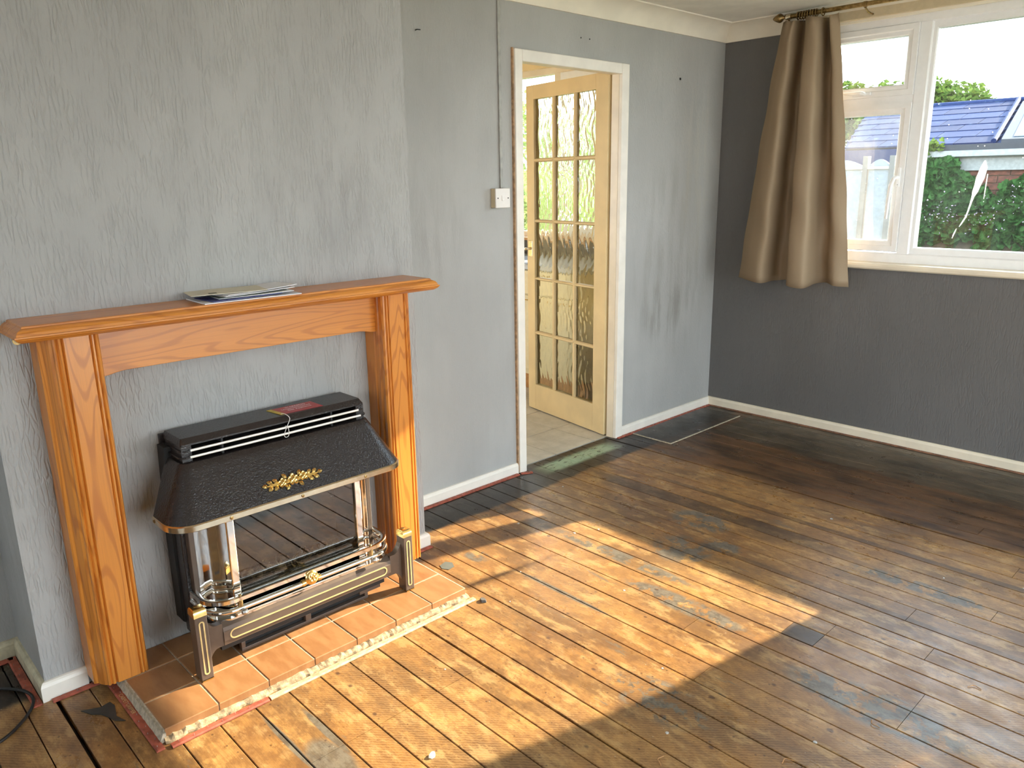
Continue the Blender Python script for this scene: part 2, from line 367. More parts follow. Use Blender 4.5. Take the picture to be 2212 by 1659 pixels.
M['kcab'] = plain('cream cupboard', (.84, .74, .50), .4, var=.03)
M['worktop'] = plain('pale worktop', (.55, .60, .68), .12, var=.05)
M['pwood'] = plain('orange wood', (.50, .25, .09), .45, var=.15, nscale=20)
M['dark_band'] = plain('dark glossy band', (.05, .045, .04), .25)
M['switch'] = plain('white switch plastic', (.80, .74, .68), .35, var=.01)
M['switch_box'] = plain('aged cream plastic', (.62, .50, .32), .5, var=.03)
M['conduit'] = plain('grey painted conduit', (.40, .39, .35), .5)
M['rubber'] = plain('black cable sheath', (.015, .014, .014), .4)
M['env_cream'] = plain('cream envelope paper', (.66, .60, .46), .7, var=.03)
M['env_white'] = plain('white envelope paper', (.78, .76, .76), .7, var=.02)
M['env_blue'] = plain('navy printed paper', (.06, .07, .22), .5, var=.1)
M['env_dark'] = plain('dark stamp', (.05, .06, .04), .6)
t = NT('textured door glass'); M['rip_glass'] = t.m
g = t.n('BsdfGlass', {'Color': (.97, .99, .95), 'Roughness': .0, 'IOR': 1.45}); t.t.links.new(g.outputs[0], t.out.inputs[0])
t = NT('tan curtain'); p = t.pos(); n = t.noise(t.scale(p, (300, 300, 300)), 1.0, 2)
df = t.n('BsdfDiffuse', {'Color': t.mix(n, (.33, .24, .155), (.38, .28, .18))}); tl = t.n('BsdfTranslucent', {'Color': (.40, .24, .11)})
gs = t.n('BsdfGlossy', {'Color': (.5, .42, .32), 'Roughness': .45})
m1 = t.n('MixShader', {0: .08, 1: df.outputs[0], 2: tl.outputs[0]}); m2 = t.n('MixShader', {0: .05, 1: m1.outputs[0], 2: gs.outputs[0]}); t.t.links.new(m2.outputs[0], t.out.inputs[0])
M['curtain'] = t.m
M['brick'] = plain('red brick', (.10, .032, .018), .9, var=.25, nscale=20)
M['brick_mortar'] = plain('brick mortar', (.11, .08, .05), .95)
M['ext_white'] = plain('white exterior paint', (.20, .21, .20), .5)
M['felt'] = plain('black felt', (.02, .022, .028), .7)
t = NT('roof slate'); p = t.pos(); rnd = t.n('ObjectInfo').outputs['Random']
c = t.mix(rnd, (.001, .006, .034), (.003, .014, .060)); c = t.mix(t.ramp(t.noise(p, 9, 5, .7), .6, .68), c, (.03, .05, .09))
M['slate'] = t.bsdf(Base_Color=c, Roughness=.7, Specular_IOR_Level=.12)
M['sky_blue_glass'] = plain('roof window glass', (.05, .12, .22), .1)
def mat_leaf(name, a, b):
    t = NT(name); p = t.pos(); n = t.noise(p, 16, 5, .75); c = t.mix(t.ramp(n, .38, .62), a, b)
    d = t.n('BsdfDiffuse', {'Color': c}); l = t.n('BsdfTranslucent', {'Color': c})
    mx = t.n('MixShader', {0: .35, 1: d.outputs[0], 2: l.outputs[0]}); t.t.links.new(mx.outputs[0], t.out.inputs[0]); return t.m
M['ivy'] = mat_leaf('ivy leaf', (.006, .034, .006), (.045, .115, .030))
M['tree'] = mat_leaf('tree leaf', (.03, .065, .010), (.11, .15, .03))
M['hedge'] = mat_leaf('hedge leaf', (.14, .22, .05), (.36, .40, .14))
M['bloom'] = plain('pale pink bloom', (.22, .17, .21), .8)
M['bark'] = plain('bark', (.10, .07, .05), .9)
M['grass'] = plain('lawn', (.05, .09, .025), .95, var=.3, nscale=3)
M['fence'] = plain('weathered timber', (.09, .065, .04), .85, var=.2, nscale=12)
M['shed_post'] = plain('grey post', (.07, .08, .085), .6)
M['panel'] = plain('pale blue-white panel', (.11, .155, .20), .5)
t = NT('bird dropping'); d = t.n('BsdfDiffuse', {'Color': (.85, .85, .82)}); l = t.n('BsdfTranslucent', {'Color': (.9, .9, .88)}); mx = t.n('MixShader', {0: .7, 1: d.outputs[0], 2: l.outputs[0]}); t.t.links.new(mx.outputs[0], t.out.inputs[0]); M['dropping'] = t.m

# ------------------------------------------------------------------ the room shell
H = 2.330; D = .33; BY0, BY1 = -4.025, -2.622          # ceiling, chimney breast
XF, YB = 4.3, -6.6
# door opening y -1.735..-.96 (lining), z..2.03
w_ = MB(); w_.box((-.11, YB-.1, 0), (0, -1.745, H+.1)); w_.box((-.11, -.935, 0), (0, .25, H+.1)); w_.box((-.11, -1.745, 2.035), (0, -.935, H+.1))
struct('wall_left', w_, M['paper_door'])
struct('wall_chimney_breast', MB().box((-.02, BY0, 0), (D, BY1, H+.05)), M['paper_left'])
WX0, WX1, WZ0, WZ1 = .53, 3.0, 1.0, 2.255
KX0, KX1, KZ0, KZ1 = -3.0, -.93, 1.03, 2.26
w_ = MB(); w_.box((-.0, 0, -.02), (WX0, .22, H+.1)); w_.box((WX1, 0, -.02), (XF+.1, .22, H+.1)); w_.box((WX0, 0, -.02), (WX1, .22, WZ0)); w_.box((WX0, 0, WZ1), (WX1, .22, H+.1))
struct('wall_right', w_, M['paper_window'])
# rear walls (outside the frame): their glazing is made up, added as fill light
FY0, FY1, FZ0, FZ1 = -3.7, -.4, .05, 2.05
w_ = MB(); w_.box((XF, YB-.1, 0), (XF+.2, FY0, H+.1)); w_.box((XF, FY1, 0), (XF+.2, .25, H+.1)); w_.box((XF, FY0, 0), (XF+.2, FY1, FZ0)); w_.box((XF, FY0, FZ1), (XF+.2, FY1, H+.1))
struct('wall_front', w_, M['paper_left'])
w_ = MB(); w_.box((-.1, YB-.1, 0), (1.7, YB, H+.1)); w_.box((3.7, YB-.1, 0), (XF+.2, YB, H+.1)); w_.box((1.7, YB-.1, 0), (3.7, YB, .8)); w_.box((1.7, YB-.1, 2.2), (3.7, YB, H+.1))
struct('wall_back', w_, M['paper_left'])
mb = MB().box((1.7, YB-.08, .8), (3.7, YB-.02, .86)).box((1.7, YB-.08, 2.14), (3.7, YB-.02, 2.2)).box((1.7, YB-.08, .86), (1.76, YB-.02, 2.14)).box((3.64, YB-.08, .86), (3.7, YB-.02, 2.14)).box((2.67, YB-.08, .86), (2.73, YB-.02, 2.14))
w4 = bpy.data.objects.new('fill_window_back', None); COL.objects.link(w4); w4.location = (2.7, YB-.05, .8); w4['kind'] = 'structure'  # invented back window, added to light the window wall
part('outer_frame', mb, M['upvc'], w4)
for a, b in ((1.76, 2.67), (2.73, 3.64)): part('glass_pane', MB().box((a, YB-.05, .86), (b, YB-.046, 2.14)), M['glass'], w4)
struct('ceiling', MB().box((-.1, YB-.1, H), (XF+.2, .22, H+.1)), M['ceiling'])

# coving
# concave cove: x(a)=.01+.088*sin(a), z(a)=z0+(H-z0)*(1-cos(a))
def cove_pts(n=8):
    z0 = 2.237; pts = [(0, z0), (.009, z0)]
    for i in range(n+1):
        a = PI/2*i/n; pts.append((.011+.087*(1-math.cos(a)), z0+.006+(H-z0-.012)*math.sin(a)))
    return pts+[(.100, H), (0, H)]
CP = cove_pts()
def cove(name, p0, p1, nrm, m0=0, m1=0):
    """run p0->p1 along a wall, nrm = direction into the room, m0/m1 = mitre (+1 inner, -1 outer)"""
    d = (Vector(p1)-Vector(p0)); L = d.length; d.normalize(); nv = Vector(nrm); mb = MB()
    r0 = [Vector(p0)+nv*a+Vector((0, 0, b))+d*(a*m0) for a, b in CP]; r1 = [Vector(p1)+nv*a+Vector((0, 0, b))-d*(a*m1) for a, b in CP]
    mb.loft([r0, r1]); return struct(name, mb, M['cove'], smooth=True)
cove('trim_1', (0, BY1, 0), (0, 0, 0), (1, 0, 0), 1, 1)
cove('trim_2', (0, 0, 0), (XF, 0, 0), (0, -1, 0), 1, 1)
cove('trim_3', (D, BY0, 0), (D, BY1, 0), (1, 0, 0), -1, -1)
cove('trim_4', (D, BY1, 0), (0, BY1, 0), (0, 1, 0), -1, 1)
cove('trim_5', (0, YB, 0), (0, BY0, 0), (1, 0, 0), 1, 1)
cove('trim_6', (0, BY0, 0), (D, BY0, 0), (0, -1, 0), 1, -1)

# skirting boards
def skirt(name, p0, p1, nrm, mt, h=.056, th=.015, m0=0, m1=0):
    d = (Vector(p1)-Vector(p0)).normalized(); nv = Vector(nrm)
    prof = [(0, 0), (th, 0), (th, h-.014), (th-.003, h-.006), (th-.008, h-.001), (0, h)]
    mb = MB(); mb.loft([[Vector(p0)+nv*a+Vector((0, 0, b))+d*(a*m0) for a, b in prof], [Vector(p1)+nv*a+Vector((0, 0, b))-d*(a*m1) for a, b in prof]])
    return struct(name, mb, mt)
skirt('baseboard_left', (0, BY1, 0), (0, -1.777, 0), (1, 0, 0), M['white_paint'], m0=1)
skirt('baseboard_corner', (0, -.935, 0), (0, 0, 0), (1, 0, 0), M['white_paint'], m1=1)
skirt('baseboard_right', (0, 0, 0), (XF, 0, 0), (0, -1, 0), M['cream_paint'], h=.056, m0=1, m1=1)
skirt('baseboard_breast_left', (D, BY0, 0), (D, -3.915, 0), (1, 0, 0), M['white_paint'], h=.06, m0=-1)
skirt('baseboard_breast_right', (D, -2.705, 0), (D, BY1, 0), (1, 0, 0), M['white_paint'], h=.06, m1=-1)
skirt('baseboard_breast_return', (D, BY1, 0), (0, BY1, 0), (0, 1, 0), M['white_paint'], h=.06, m0=-1)
skirt('baseboard_alcove_return', (0, BY0, 0), (D, BY0, 0), (0, -1, 0), M['old_cream'], h=.06, m0=1, m1=-1)
skirt('baseboard_alcove', (0, YB, 0), (0, BY0, 0), (1, 0, 0), M['old_cream'], h=.06, m1=1)

# ------------------------------------------------------------------ floor: boards one by one
floor = struct('floor', MB().box((-.11, YB, -.06), (XF, 0, -.024)), M['void'])
seams = [0.0, -.105, -.21, -.315, -.42, -.525, -.63, -.735, -.84, -.93, -1.022, -1.135, -1.237, -1.335, -1.438, -1.534, -1.622, -1.715, -1.82, -1.92, -2.008, -2.09, -2.182, -2.29, -2.395, -2.50, -2.603, -2.706, -2.805, -2.913, -2.997, -3.081, -3.183, -3.289, -3.394, -3.499, -3.604, -3.709, -3.813, -3.921, -4.006, -4.086]
while seams[-1] > YB+.1: seams.append(seams[-1]-.104)
joints = {20: [1.789], 21: [1.680, 1.789], 14: [], 15: [2.142], 17: [1.94], 23: [1.44, 2.131], 22: [2.131, ], 27: [1.118 + .9], 30: [1.118], 31: [1.118], 32: [1.118], 33: [1.118], 34: [1.118], 35: [1.118], 12: [2.6], 18: [2.9], 26: [2.45], 8: [1.9], 5: [2.3], 10: [3.1], 25: [1.62], 36: [2.2], 38: [1.9]}
for i in range(len(seams)-1):
    y1, y0 = seams[i], seams[i+1]
    g1 = g0 = .0015
    if i == 10: g1 = .006
    if i == 9: g0 = .004
    if i == 40: g1 = .006
    if i == 39: g0 = .006
    if i == 30: g1 = .0045
    xs = [-.11 if -1.75 < (y0+y1)/2 < -.93 else -.02]+sorted(joints.get(i, [2.0+1.7*random.random()]))+[XF]
    if -.93 < (y0+y1)/2: xs[0] = 0.0
    for k in range(len(xs)-1):
        a, b = xs[k]+.0008, xs[k+1]-.0008
        if a < -.05: a = -.035
        dz = -random.random()*.0012; c = .0016
        yl, yh = y0+g0, y1-g1
        prof = [(yl, -.022), (yh, -.022), (yh, dz-c), (yh-c, dz), (yl+c, dz), (yl, dz-c)]
        mb = MB().prism(prof, a, b, lambda p_, q_, d: (d, p_, q_))
        dk = (i == 21 and k == 1) or (i == 30 and False)
        part('floorboard', mb, M['board_dark'] if dk else M['board'], floor, loc=((a+b)/2, (y0+y1)/2, 0))

# patched hatch in the corner
hatch = thing('floor_hatch', 'dark board patch with pale edges let into the floor in the corner', 'hatch', (.16, -.45, 0))
part('panel', MB().box((.02, -.85, .0005), (.302, -.12, .004)), M['board_dark'], hatch)
part('edge_strip', MB().box((.302, -.856, .0005), (.309, -.11, .0052)), M['grout'], hatch)
part('edge_strip', MB().box((.03, -.858, .0005), (.302, -.851, .0048)), M['grout'], hatch)

# ------------------------------------------------------------------ door frame and glazed door
df_ = structE('door_1', (0, -1.36, 0))
AZ = 2.042
mb = MB().box((0, -1.771, 0), (.022, -1.723, AZ)); part('architrave', mb, M['white_paint'], df_, bevel=.004)
mb = MB().box((0, -.998, 0), (.022, -.938, AZ)); part('architrave', mb, M['white_paint'], df_, bevel=.004)
mb = MB().box((0, -1.723, 1.990), (.0215, -.998, AZ)); part('architrave', mb, M['white_paint'], df_, bevel=.004)
mb = MB().box((-.0, -1.777, 0), (.012, -1.771, AZ+.004)); part('bare_wood_edge', mb, M['grip_side'], df_)
mb = MB().box((-.048, -.998, 0), (0, -.935, 2.03)).box((-.125, -.958, 0), (-.048, -.935, 2.03)); part('jamb', mb, M['cream_paint'], df_, bevel=.001)
mb = MB().box((-.048, -1.745, 0), (0, -1.723, 2.03)).box((-.125, -1.745, 0), (-.048, -1.738, 2.03)); part('jamb', mb, M['cream_paint'], df_, bevel=.001)
mb = MB().box((-.048, -1.723, 1.992), (0, -.998, 2.035)).box((-.125, -1.738, 2.022), (-.048, -.958, 2.036)); part('head_jamb', mb, M['cream_paint'], df_, bevel=.001)

Hh = Vector((-.066, -1.004, 0)); U = Vector((-.747, .126, 0)).normalized(); Nn = Vector((-U.y, U.x, 0))*-1   # Nn points +Y
if Nn.y < 0: Nn = -Nn
def dl(s, t_, z): return Hh+U*s+Nn*t_+Vector((0, 0, z))
def dbox(mb, s0, s1, t0, t1, z0, z1):
    v = [dl(s, t_, z) for z in (z0, z1) for t_ in (t0, t1) for s in (s0, s1)]
    return mb.add(v, [(0, 1, 3, 2), (4, 6, 7, 5), (0, 4, 5, 1), (2, 3, 7, 6), (0, 2, 6, 4), (1, 5, 7, 3)])
leaf = thing('glazed_door', 'yellow-cream door with fifteen rippled glass panes standing open into the kitchen', 'door', (-.066, -1.004, .006))
TH = .040; DW = .757; DT = 2.012
cols = [(.103, .278), (.304, .479), (.505, .680)]; rows = [(.174, .504), (.527, .854), (.872, 1.210), (1.230, 1.570), (1.593, 1.932)]
part('stile', dbox(MB(), 0, .103, 0, TH, .006, DT), M['door_paint'], leaf, bevel=.0015)
part('stile', dbox(MB(), .680, DW, 0, TH, .006, DT), M['door_paint'], leaf, bevel=.0015)
part('top_rail', dbox(MB(), .103, .680, .0003, TH-.0003, 1.932, DT), M['door_paint'], leaf, bevel=.001)
part('bottom_rail', dbox(MB(), .103, .680, .0003, TH-.0003, .006, .174), M['door_paint'], leaf, bevel=.001)
def bar(s0, s1, z0, z1, vert):
    # moulded glazing bar: chamfered both sides
    mb = MB()
    if vert:
        prof = [(s0, .012), (s0+.006, .003), (s1-.006, .003), (s1, .012), (s1, TH-.012), (s1-.006, TH-.003), (s0+.006, TH-.003), (s0, TH-.012)]
        return mb.prism(prof, z0, z1, lambda a, b, d: dl(a, b, d))
    prof = [(z0, .012), (z0+.006, .003), (z1-.006, .003), (z1, .012), (z1, TH-.012), (z1-.006, TH-.003), (z0+.006, TH-.003), (z0, TH-.012)]
    return mb.prism(prof, s0, s1, lambda a, b, d: dl(d, b, a))
part('glazing_bar', bar(.278, .304, .174, 1.932, True), M['door_paint'], leaf)
part('glazing_bar', bar(.479, .505, .174, 1.932, True), M['door_paint'], leaf)
for k in range(4): part('glazing_bar', bar(.103, .680, rows[k][1], rows[k+1][0], False), M['door_paint'], leaf)
# bead around the glazing
def ripple(u, v, k):
    x, z = u, v
    s = 0
    s += math.sin(x*210+2.6*math.sin(z*31+k)+k*1.7)*.5*(1+.5*math.sin(z*17+2*k))
    s += math.sin(x*125+3.4*math.sin(z*23+2.1*k)+z*20)*.6
    s += .45*math.sin(x*330+4*math.sin(z*47+k*3))*math.sin(z*62+x*50)
    return s
nb = 0
for (s0, s1) in cols:
    for (z0, z1) in rows:
        nb += 1; nx, nz = 26, 44; mb = MB(); vs_ = []; fs = []
        for side in (0, 1):
            for j in range(nz+1):
                for i in range(nx+1):
                    s_ = s0+(s1-s0)*i/nx; z_ = z0+(z1-z0)*j/nz
                    t_ = .018+(.0012*ripple(s_, z_, nb*.0+1.3) if side == 0 else .004)
                    vs_.append(dl(s_, t_, z_))
        st_ = (nx+1)*(nz+1)
        for j in range(nz):
            for i in range(nx):
                a = j*(nx+1)+i; fs.append((a, a+1, a+nx+2, a+nx+1)); fs.append((a+st_, a+nx+1+st_, a+nx+2+st_, a+1+st_))
        for i in range(nx): fs.append((i, i+st_, i+1+st_, i+1)); a = nz*(nx+1)+i; fs.append((a, a+1, a+1+st_, a+st_))
        for j in range(nz): a = j*(nx+1); b = a+nx+1; fs.append((a, b, b+st_, a+st_)); a += nx; b += nx; fs.append((a, a+st_, b+st_, b))
        mb.add(vs_, fs); part('glass_pane', mb, M['rip_glass'], leaf, smooth=True, angle=60)
# lever handle on plate
hp = part('handle_plate', dbox(MB(), .702, .742, -.003, .0, 1.000, 1.097), M['trim'], leaf, bevel=.002, label='pale gold lever handle plate')
part('lever', MB().tube([dl(.722, -.002, 1.048), dl(.722, -.026, 1.048), dl(.728, -.034, 1.047), dl(.76, -.037, 1.045), dl(.80, -.036, 1.043)], [.008, .007, .0075, .007, .005], 10), M['trim'], hp, smooth=True)
part('screw', MB().lathe([(.003, 0), (.003, .001), (.0015, .0016)], dl(.712, -.003, 1.088), -Nn, 8), M['steel'], hp)
part('screw', MB().lathe([(.003, 0), (.003, .001), (.0015, .0016)], dl(.712, -.003, 1.009), -Nn, 8), M['steel'], hp)
for z0 in (.157, 1.775):
    hb_ = part('hinge', MB().box((-.066, -.999, z0), (-.0655, -.966, z0+.093)), M['door_paint'], leaf)
    for k in range(5):
        z = z0+.0015+k*.0185; part('knuckle', MB().lathe([(.005, 0), (.005, .0165)], (-.058, -.963, z), (0, 0, 1), 10), M['door_paint'], hb_, smooth=True)

# ------------------------------------------------------------------ the kitchen beyond the door
kf = struct('floor_kitchen', MB().box((-3.4, -3.4, -.05), (-.035, 0, -.012)), M['kgrout'])
x = -.047
TS = .3255; cx_ = [-.047-TS*i for i in range(11)]; cy_ = [-1.1015+TS*i for i in range(-7, 5)]
for i in range(10):
    for j in range(len(cy_)-1):
        x1, x0 = cx_[i]-.003, cx_[i+1]+.003; y0, y1 = cy_[j]+.003, cy_[j+1]-.003
        y1 = min(y1, -.01)
        if y1-y0 < .02: continue
        c = .0012
        mb = MB(); mb.loft([[(x0, y0, -.012), (x1, y0, -.012), (x1, y1, -.012), (x0, y1, -.012)], [(x0, y0, -c-.001), (x1, y0, -c-.001), (x1, y1, -c-.001), (x0, y1, -c-.001)], [(x0+c, y0+c, -.001), (x1-c, y0+c, -.001), (x1-c, y1-c, -.001), (x0+c, y1-c, -.001)]])
        part('tile', mb, M['ktile'], kf, loc=((x0+x1)/2, (y0+y1)/2, 0))
w_ = MB(); w_.box((-3.5, 0, -.1), (KX0, .22, H+.1)); w_.box((KX1, 0, -.1), (-.0005, .219, H+.1)); w_.box((KX0, 0, -.1), (KX1, .22, KZ0)); w_.box((KX0, 0, KZ1), (KX1, .22, H+.1))
struct('wall_kitchen_window', w_, M['kwall'])
struct('wall_kitchen_far', MB().box((-3.5, -3.5, -.1), (-3.4, 0, H+.1)), M['kwall'])
w_ = MB(); w_.box((-3.4, -3.5, -.1), (-2.9, -3.4, H+.1)); w_.box((-1.5, -3.5, -.1), (-.11, -3.4, H+.1)); w_.box((-2.9, -3.5, -.1), (-1.5, -3.4, 1.0)); w_.box((-2.9, -3.5, 2.1), (-1.5, -3.4, H+.1))  # opening in this wall is added to brighten the kitchen and door
struct('wall_kitchen_end', w_, M['kwall'])
w_ = MB(); w_.box((-.118, -3.4, 0), (-.1105, -1.78, H)); w_.box((-.118, -.935, 0), (-.1105, 0, H)); w_.box((-.118, -1.78, 2.05), (-.1105, -.935, H))
struct('wall_kitchen_near', w_, M['kwall'])
struct('ceiling_kitchen', MB().box((-3.5, -3.5, H), (-.101, .22, H+.1)), M['kwall'])

def ring(mb, x0, x1, z0, z1, wd, y0, y1, ch=.006):
    """mitred rectangular frame with a bevelled inner room-side edge; room side is y0"""
    O = [(x0, z0), (x1, z0), (x1, z1), (x0, z1)]; I = [(x0+wd, z0+wd), (x1-wd, z0+wd), (x1-wd, z1-wd), (x0+wd, z1-wd)]
    J = [(x0+wd-ch, z0+wd-ch), (x1-wd+ch, z0+wd-ch), (x1-wd+ch, z1-wd+ch), (x0+wd-ch, z1-wd+ch)]
    v = [(a, y1, b) for a, b in O]+[(a, y0, b) for a, b in O]+[(a, y0, b) for a, b in J]+[(a, y0+ch, b) for a, b in I]+[(a, y1, b) for a, b in I]
    fs = []
    for r0, r1 in ((0, 4), (4, 8), (8, 12), (12, 16), (16, 0)):
        for k in range(4): fs.append((r0+k, r0+(k+1) % 4, r1+(k+1) % 4, r1+k))
    mb.add(v, fs); return mb
def pane(x0, x1, z0, z1, y, mt, parent): return part('glass_pane', MB().box((x0, y, z0), (x1, y+.004, z1)), mt, parent)

win = structE('window_1', (1.75, .05, 1.0))
part('outer_frame', ring(MB(), WX0, WX1, WZ0, WZ1, .052, .045, .115), M['upvc'], win)
for (a, b) in ((1.086, 1.150), (2.35, 2.414)):
    prof = [(a, .052), (a+.006, .046), (b-.006, .046), (b, .052), (b, .112), (a, .112)]
    part('mullion', MB().prism(prof, WZ0+.05, WZ1-.05, lambda p_, q_, d: (p_, q_, d)), M['upvc'], win)
part('glazing_bead', ring(MB(), 1.138, 2.362, 1.052, 2.203, .034, .058, .10), M['upvc'], win)
pane(1.165, 2.335, 1.08, 2.175, .082, M['glass'], win)
part('seal', ring(MB(), 1.1655, 2.3345, 1.0795, 2.1755, .0035, .068, .081, .001), M['upvc_seal'], win)
def casement(x0, x1, hx, hs):
    part('transom', MB().box((x0, .05, 1.823), (x1, .112, 1.866)), M['upvc'], win, bevel=.003)
    s1 = part('sash', ring(MB(), x0, x1, 1.062, 1.825, .030, .034, .09, .004), M['upvc'], win)
    ring_m = ring(MB(), x0+.024, x1-.024, 1.088, 1.80, .030, .042, .09); part('glazing_bead', ring_m, M['upvc'], s1)
    pane(x0+.05, x1-.05, 1.115, 1.775, .07, M['glass_dusty'], s1)
    s2 = part('sash', ring(MB(), x0, x1, 1.863, 2.205, .030, .034, .09, .004), M['upvc'], win)
    part('glazing_bead', ring(MB(), x0+.024, x1-.024, 1.887, 2.181, .030, .042, .09), M['upvc'], s2)
    pane(x0+.05, x1-.05, 1.912, 2.155, .07, M['glass'], s2)
    # casement espagnolette handle
    hx_ = hx
    h = part('handle', MB().box((hx_-.009, .022, 1.40), (hx_+.009, .034, 1.50)), M['upvc'], s1, bevel=.004)
    part('lever', MB().tube([(hx_, .022, 1.45), (hx_, -.006, 1.45), (hx_-.008*hs, -.014, 1.445), (hx_-.02*hs, -.016, 1.41), (hx_-.026*hs, -.012, 1.34), (hx_-.03*hs, -.010, 1.235)], [.010, .010, .0105, .010, .009, .008], 10), M['upvc'], h, smooth=True)
    part('screw', MB().lathe([(.003, 0), (.003, .001)], (hx_, .0215, 1.412), (0, -1, 0), 8), M['steel'], h)
    xc = (x0+x1)/2-.005
    h2 = part('handle', MB().box((xc-.05, .022, 1.873), (xc+.05, .034, 1.891)), M['upvc'], s2, bevel=.004)
    part('lever', MB().tube([(xc+.02, .022, 1.882), (xc+.02, -.006, 1.884), (xc+.01, -.014, 1.884), (xc-.04, -.012, 1.886), (xc-.085, -.008, 1.89)], [.009, .009, .010, .008, .006], 10), M['upvc'], h2, smooth=True)
casement(.58, 1.088, 1.066, 1); casement(2.412, 2.95, 2.434, -1)
sill = struct('trim_window_sill', MB().prism([(.05, .965), (-.022, .965), (-.030, .972), (-.032, .985), (-.028, .996), (-.020, 1.0), (.05, 1.001)], .48, 3.06, lambda a, b, d: (d, a, b)), M['cream_paint'])
struct('trim_sill_bed', MB().box((.53, .045, .99), (3.0, .2, .9995)), M['upvc'])
struct('trim_window_reveal', MB().box((.5, -.012, 2.248), (3.03, .045, 2.256)).box((.522, 0, 1.0), (.53, .045, 2.25)).box((3.0, 0, 1.0), (3.008, .045, 2.25)), M['cream_paint'])
struct('trim_pelmet_board', MB().box((.56, -.032, 2.252), (3.03, 0, 2.300)), plain('ochre cream board', (.62, .50, .32), .45, var=.03), bevel=.003)

struct('trim_eaves', MB().box((-3.6, .221, 2.37), (XF+.3, .60, 2.45)), M['upvc'])
# bird dropping streak on the big pane (a real mark on the glass)
def blob(pts, y, name='smear'):
    L = [(x-w2, z) for x, z, w2 in pts]; R = [(x+w2, z) for x, z, w2 in reversed(pts)]
    return MB().prism(L+R, y, y-.001, lambda a, b, d: (a, d, b))
drop = thing('bird_dropping', 'long white bird dropping streak on the large window pane', 'bird dropping', (1.42, .08, 1.35))
part('splat', blob([(1.452, 1.525, .003), (1.450, 1.49, .016), (1.440, 1.44, .019), (1.432, 1.405, .014), (1.425, 1.375, .013), (1.418, 1.35, .006), (1.412, 1.32, .004), (1.404, 1.28, .003), (1.397, 1.25, .0035), (1.38, 1.215, .003), (1.372, 1.20, .001)], .080), M['dropping'], drop)
part('drip', blob([(1.471, 1.46, .0015), (1.470, 1.42, .002), (1.468, 1.34, .001)], .080), M['dropping'], drop)
part('drip', blob([(1.36, 1.19, .001), (1.352, 1.165, .003), (1.345, 1.14, .001)], .080), M['dropping'], drop)

# kitchen window
kw = structE('window_2', (-1.9, .05, 1.03))
part('outer_frame', ring(MB(), KX0, KX1, KZ0, KZ1, .045, .04, .10), M['cream_paint'], kw)
part('mullion', MB().box((-1.44, .04, KZ0+.04), (-1.37, .1, KZ1-.04)), M['cream_paint'], kw, bevel=.003)
part('mullion', MB().box((-2.42, .04, KZ0+.04), (-2.36, .1, KZ1-.04)), M['cream_paint'], kw, bevel=.003)
pane(-2.37, -1.43, KZ0+.04, KZ1-.04, .07, M['glass'], kw); pane(-2.96, -2.41, KZ0+.04, KZ1-.04, .07, M['glass'], kw)
ks = part('sash', ring(MB(), -1.37, -.975, KZ0+.045, 2.215, .055, .028, .09), M['upvc'], kw); pane(-1.32, -1.03, 1.12, 2.17, .065, M['glass'], ks)
part('sill', MB().box((KX0-.03, -.05, 1.012), (KX1+.03, .05, 1.034)), M['pwood'], kw, bevel=.003)
struct('trim_kitchen_band', MB().box((-3.3, -.012, .90), (-.13, -.0005, 1.01)), M['dark_band'])  # dark strip along the wall between worktop and sill

# kitchen cupboards and worktop
wt = tag(part('worktop', MB().box((-3.35, -.60, .868), (-.62, -.013, .905)), M['worktop'], bevel=.006, smooth=True), 'pale blue-grey kitchen worktop below the kitchen window', 'worktop')
for i in range(4):
    x1 = -.64-.66*i; x0 = x1-.655
    cb = thing('kitchen_cupboard', ['cream kitchen cupboard nearest the open door, partly behind the glass panes', 'second cream kitchen cupboard from the open door', 'third cream kitchen cupboard from the open door', 'cream kitchen cupboard furthest from the open door'][i], 'cupboard', ((x0+x1)/2, -.3, 0), 'cream cupboards under the worktop')
    part('body', MB().box((x0, -.565, .12), (x1, -.015, .866)), M['kcab'], cb)
    part('plinth', MB().box((x0, -.52, -.001), (x1, -.05, .12)), M['pwood'], cb)
    for a, b, z0, z1 in ((x0+.004, x1-.004, .70, .86), (x0+.004, (x0+x1)/2-.002, .16, .69), ((x0+x1)/2+.002, x1-.004, .16, .69)):
        dname = 'drawer' if z0 > .5 else 'door'
        dd = part(dname, MB().box((a, -.585, z0), (b, -.566, z1)), M['kcab'], cb, bevel=.003)
        if z0 < .5: part('raised_panel', MB().box((a+.045, -.588, z0+.05), (b-.045, -.5852, z1-.05)), M['kcab'], dd, bevel=.0015)
        part('handle', MB().tube([((a+b)/2-.04, -.586, z1-.03), ((a+b)/2-.04, -.602, z1-.03), ((a+b)/2+.04, -.602, z1-.03), ((a+b)/2+.04, -.586, z1-.03)], .004, 8), M['brass'], dd)

# ------------------------------------------------------------------ added glazing for fill light, behind the camera
gw = structE('fill_window_front', (XF+.1, -2.85, .3))
mb = MB()
for (a, b) in ((FY0, FY0+.05), (-2.08, -2.02), (FY1-.05, FY1)): mb.box((XF+.05, a, FZ0), (XF+.12, b, FZ1))
mb.box((XF+.05, FY0, FZ0), (XF+.12, FY1, FZ0+.06)).box((XF+.05, FY0, FZ1-.06), (XF+.12, FY1, FZ1)); part('outer_frame', mb, M['upvc'], gw)
part('glass_pane', MB().box((XF+.08, FY0+.05, FZ0+.05), (XF+.084, -2.08, FZ1-.05)), M['glass'], gw); part('glass_pane', MB().box((XF+.08, -2.02, FZ0+.05), (XF+.084, FY1-.05, FZ1-.05)), M['glass'], gw)

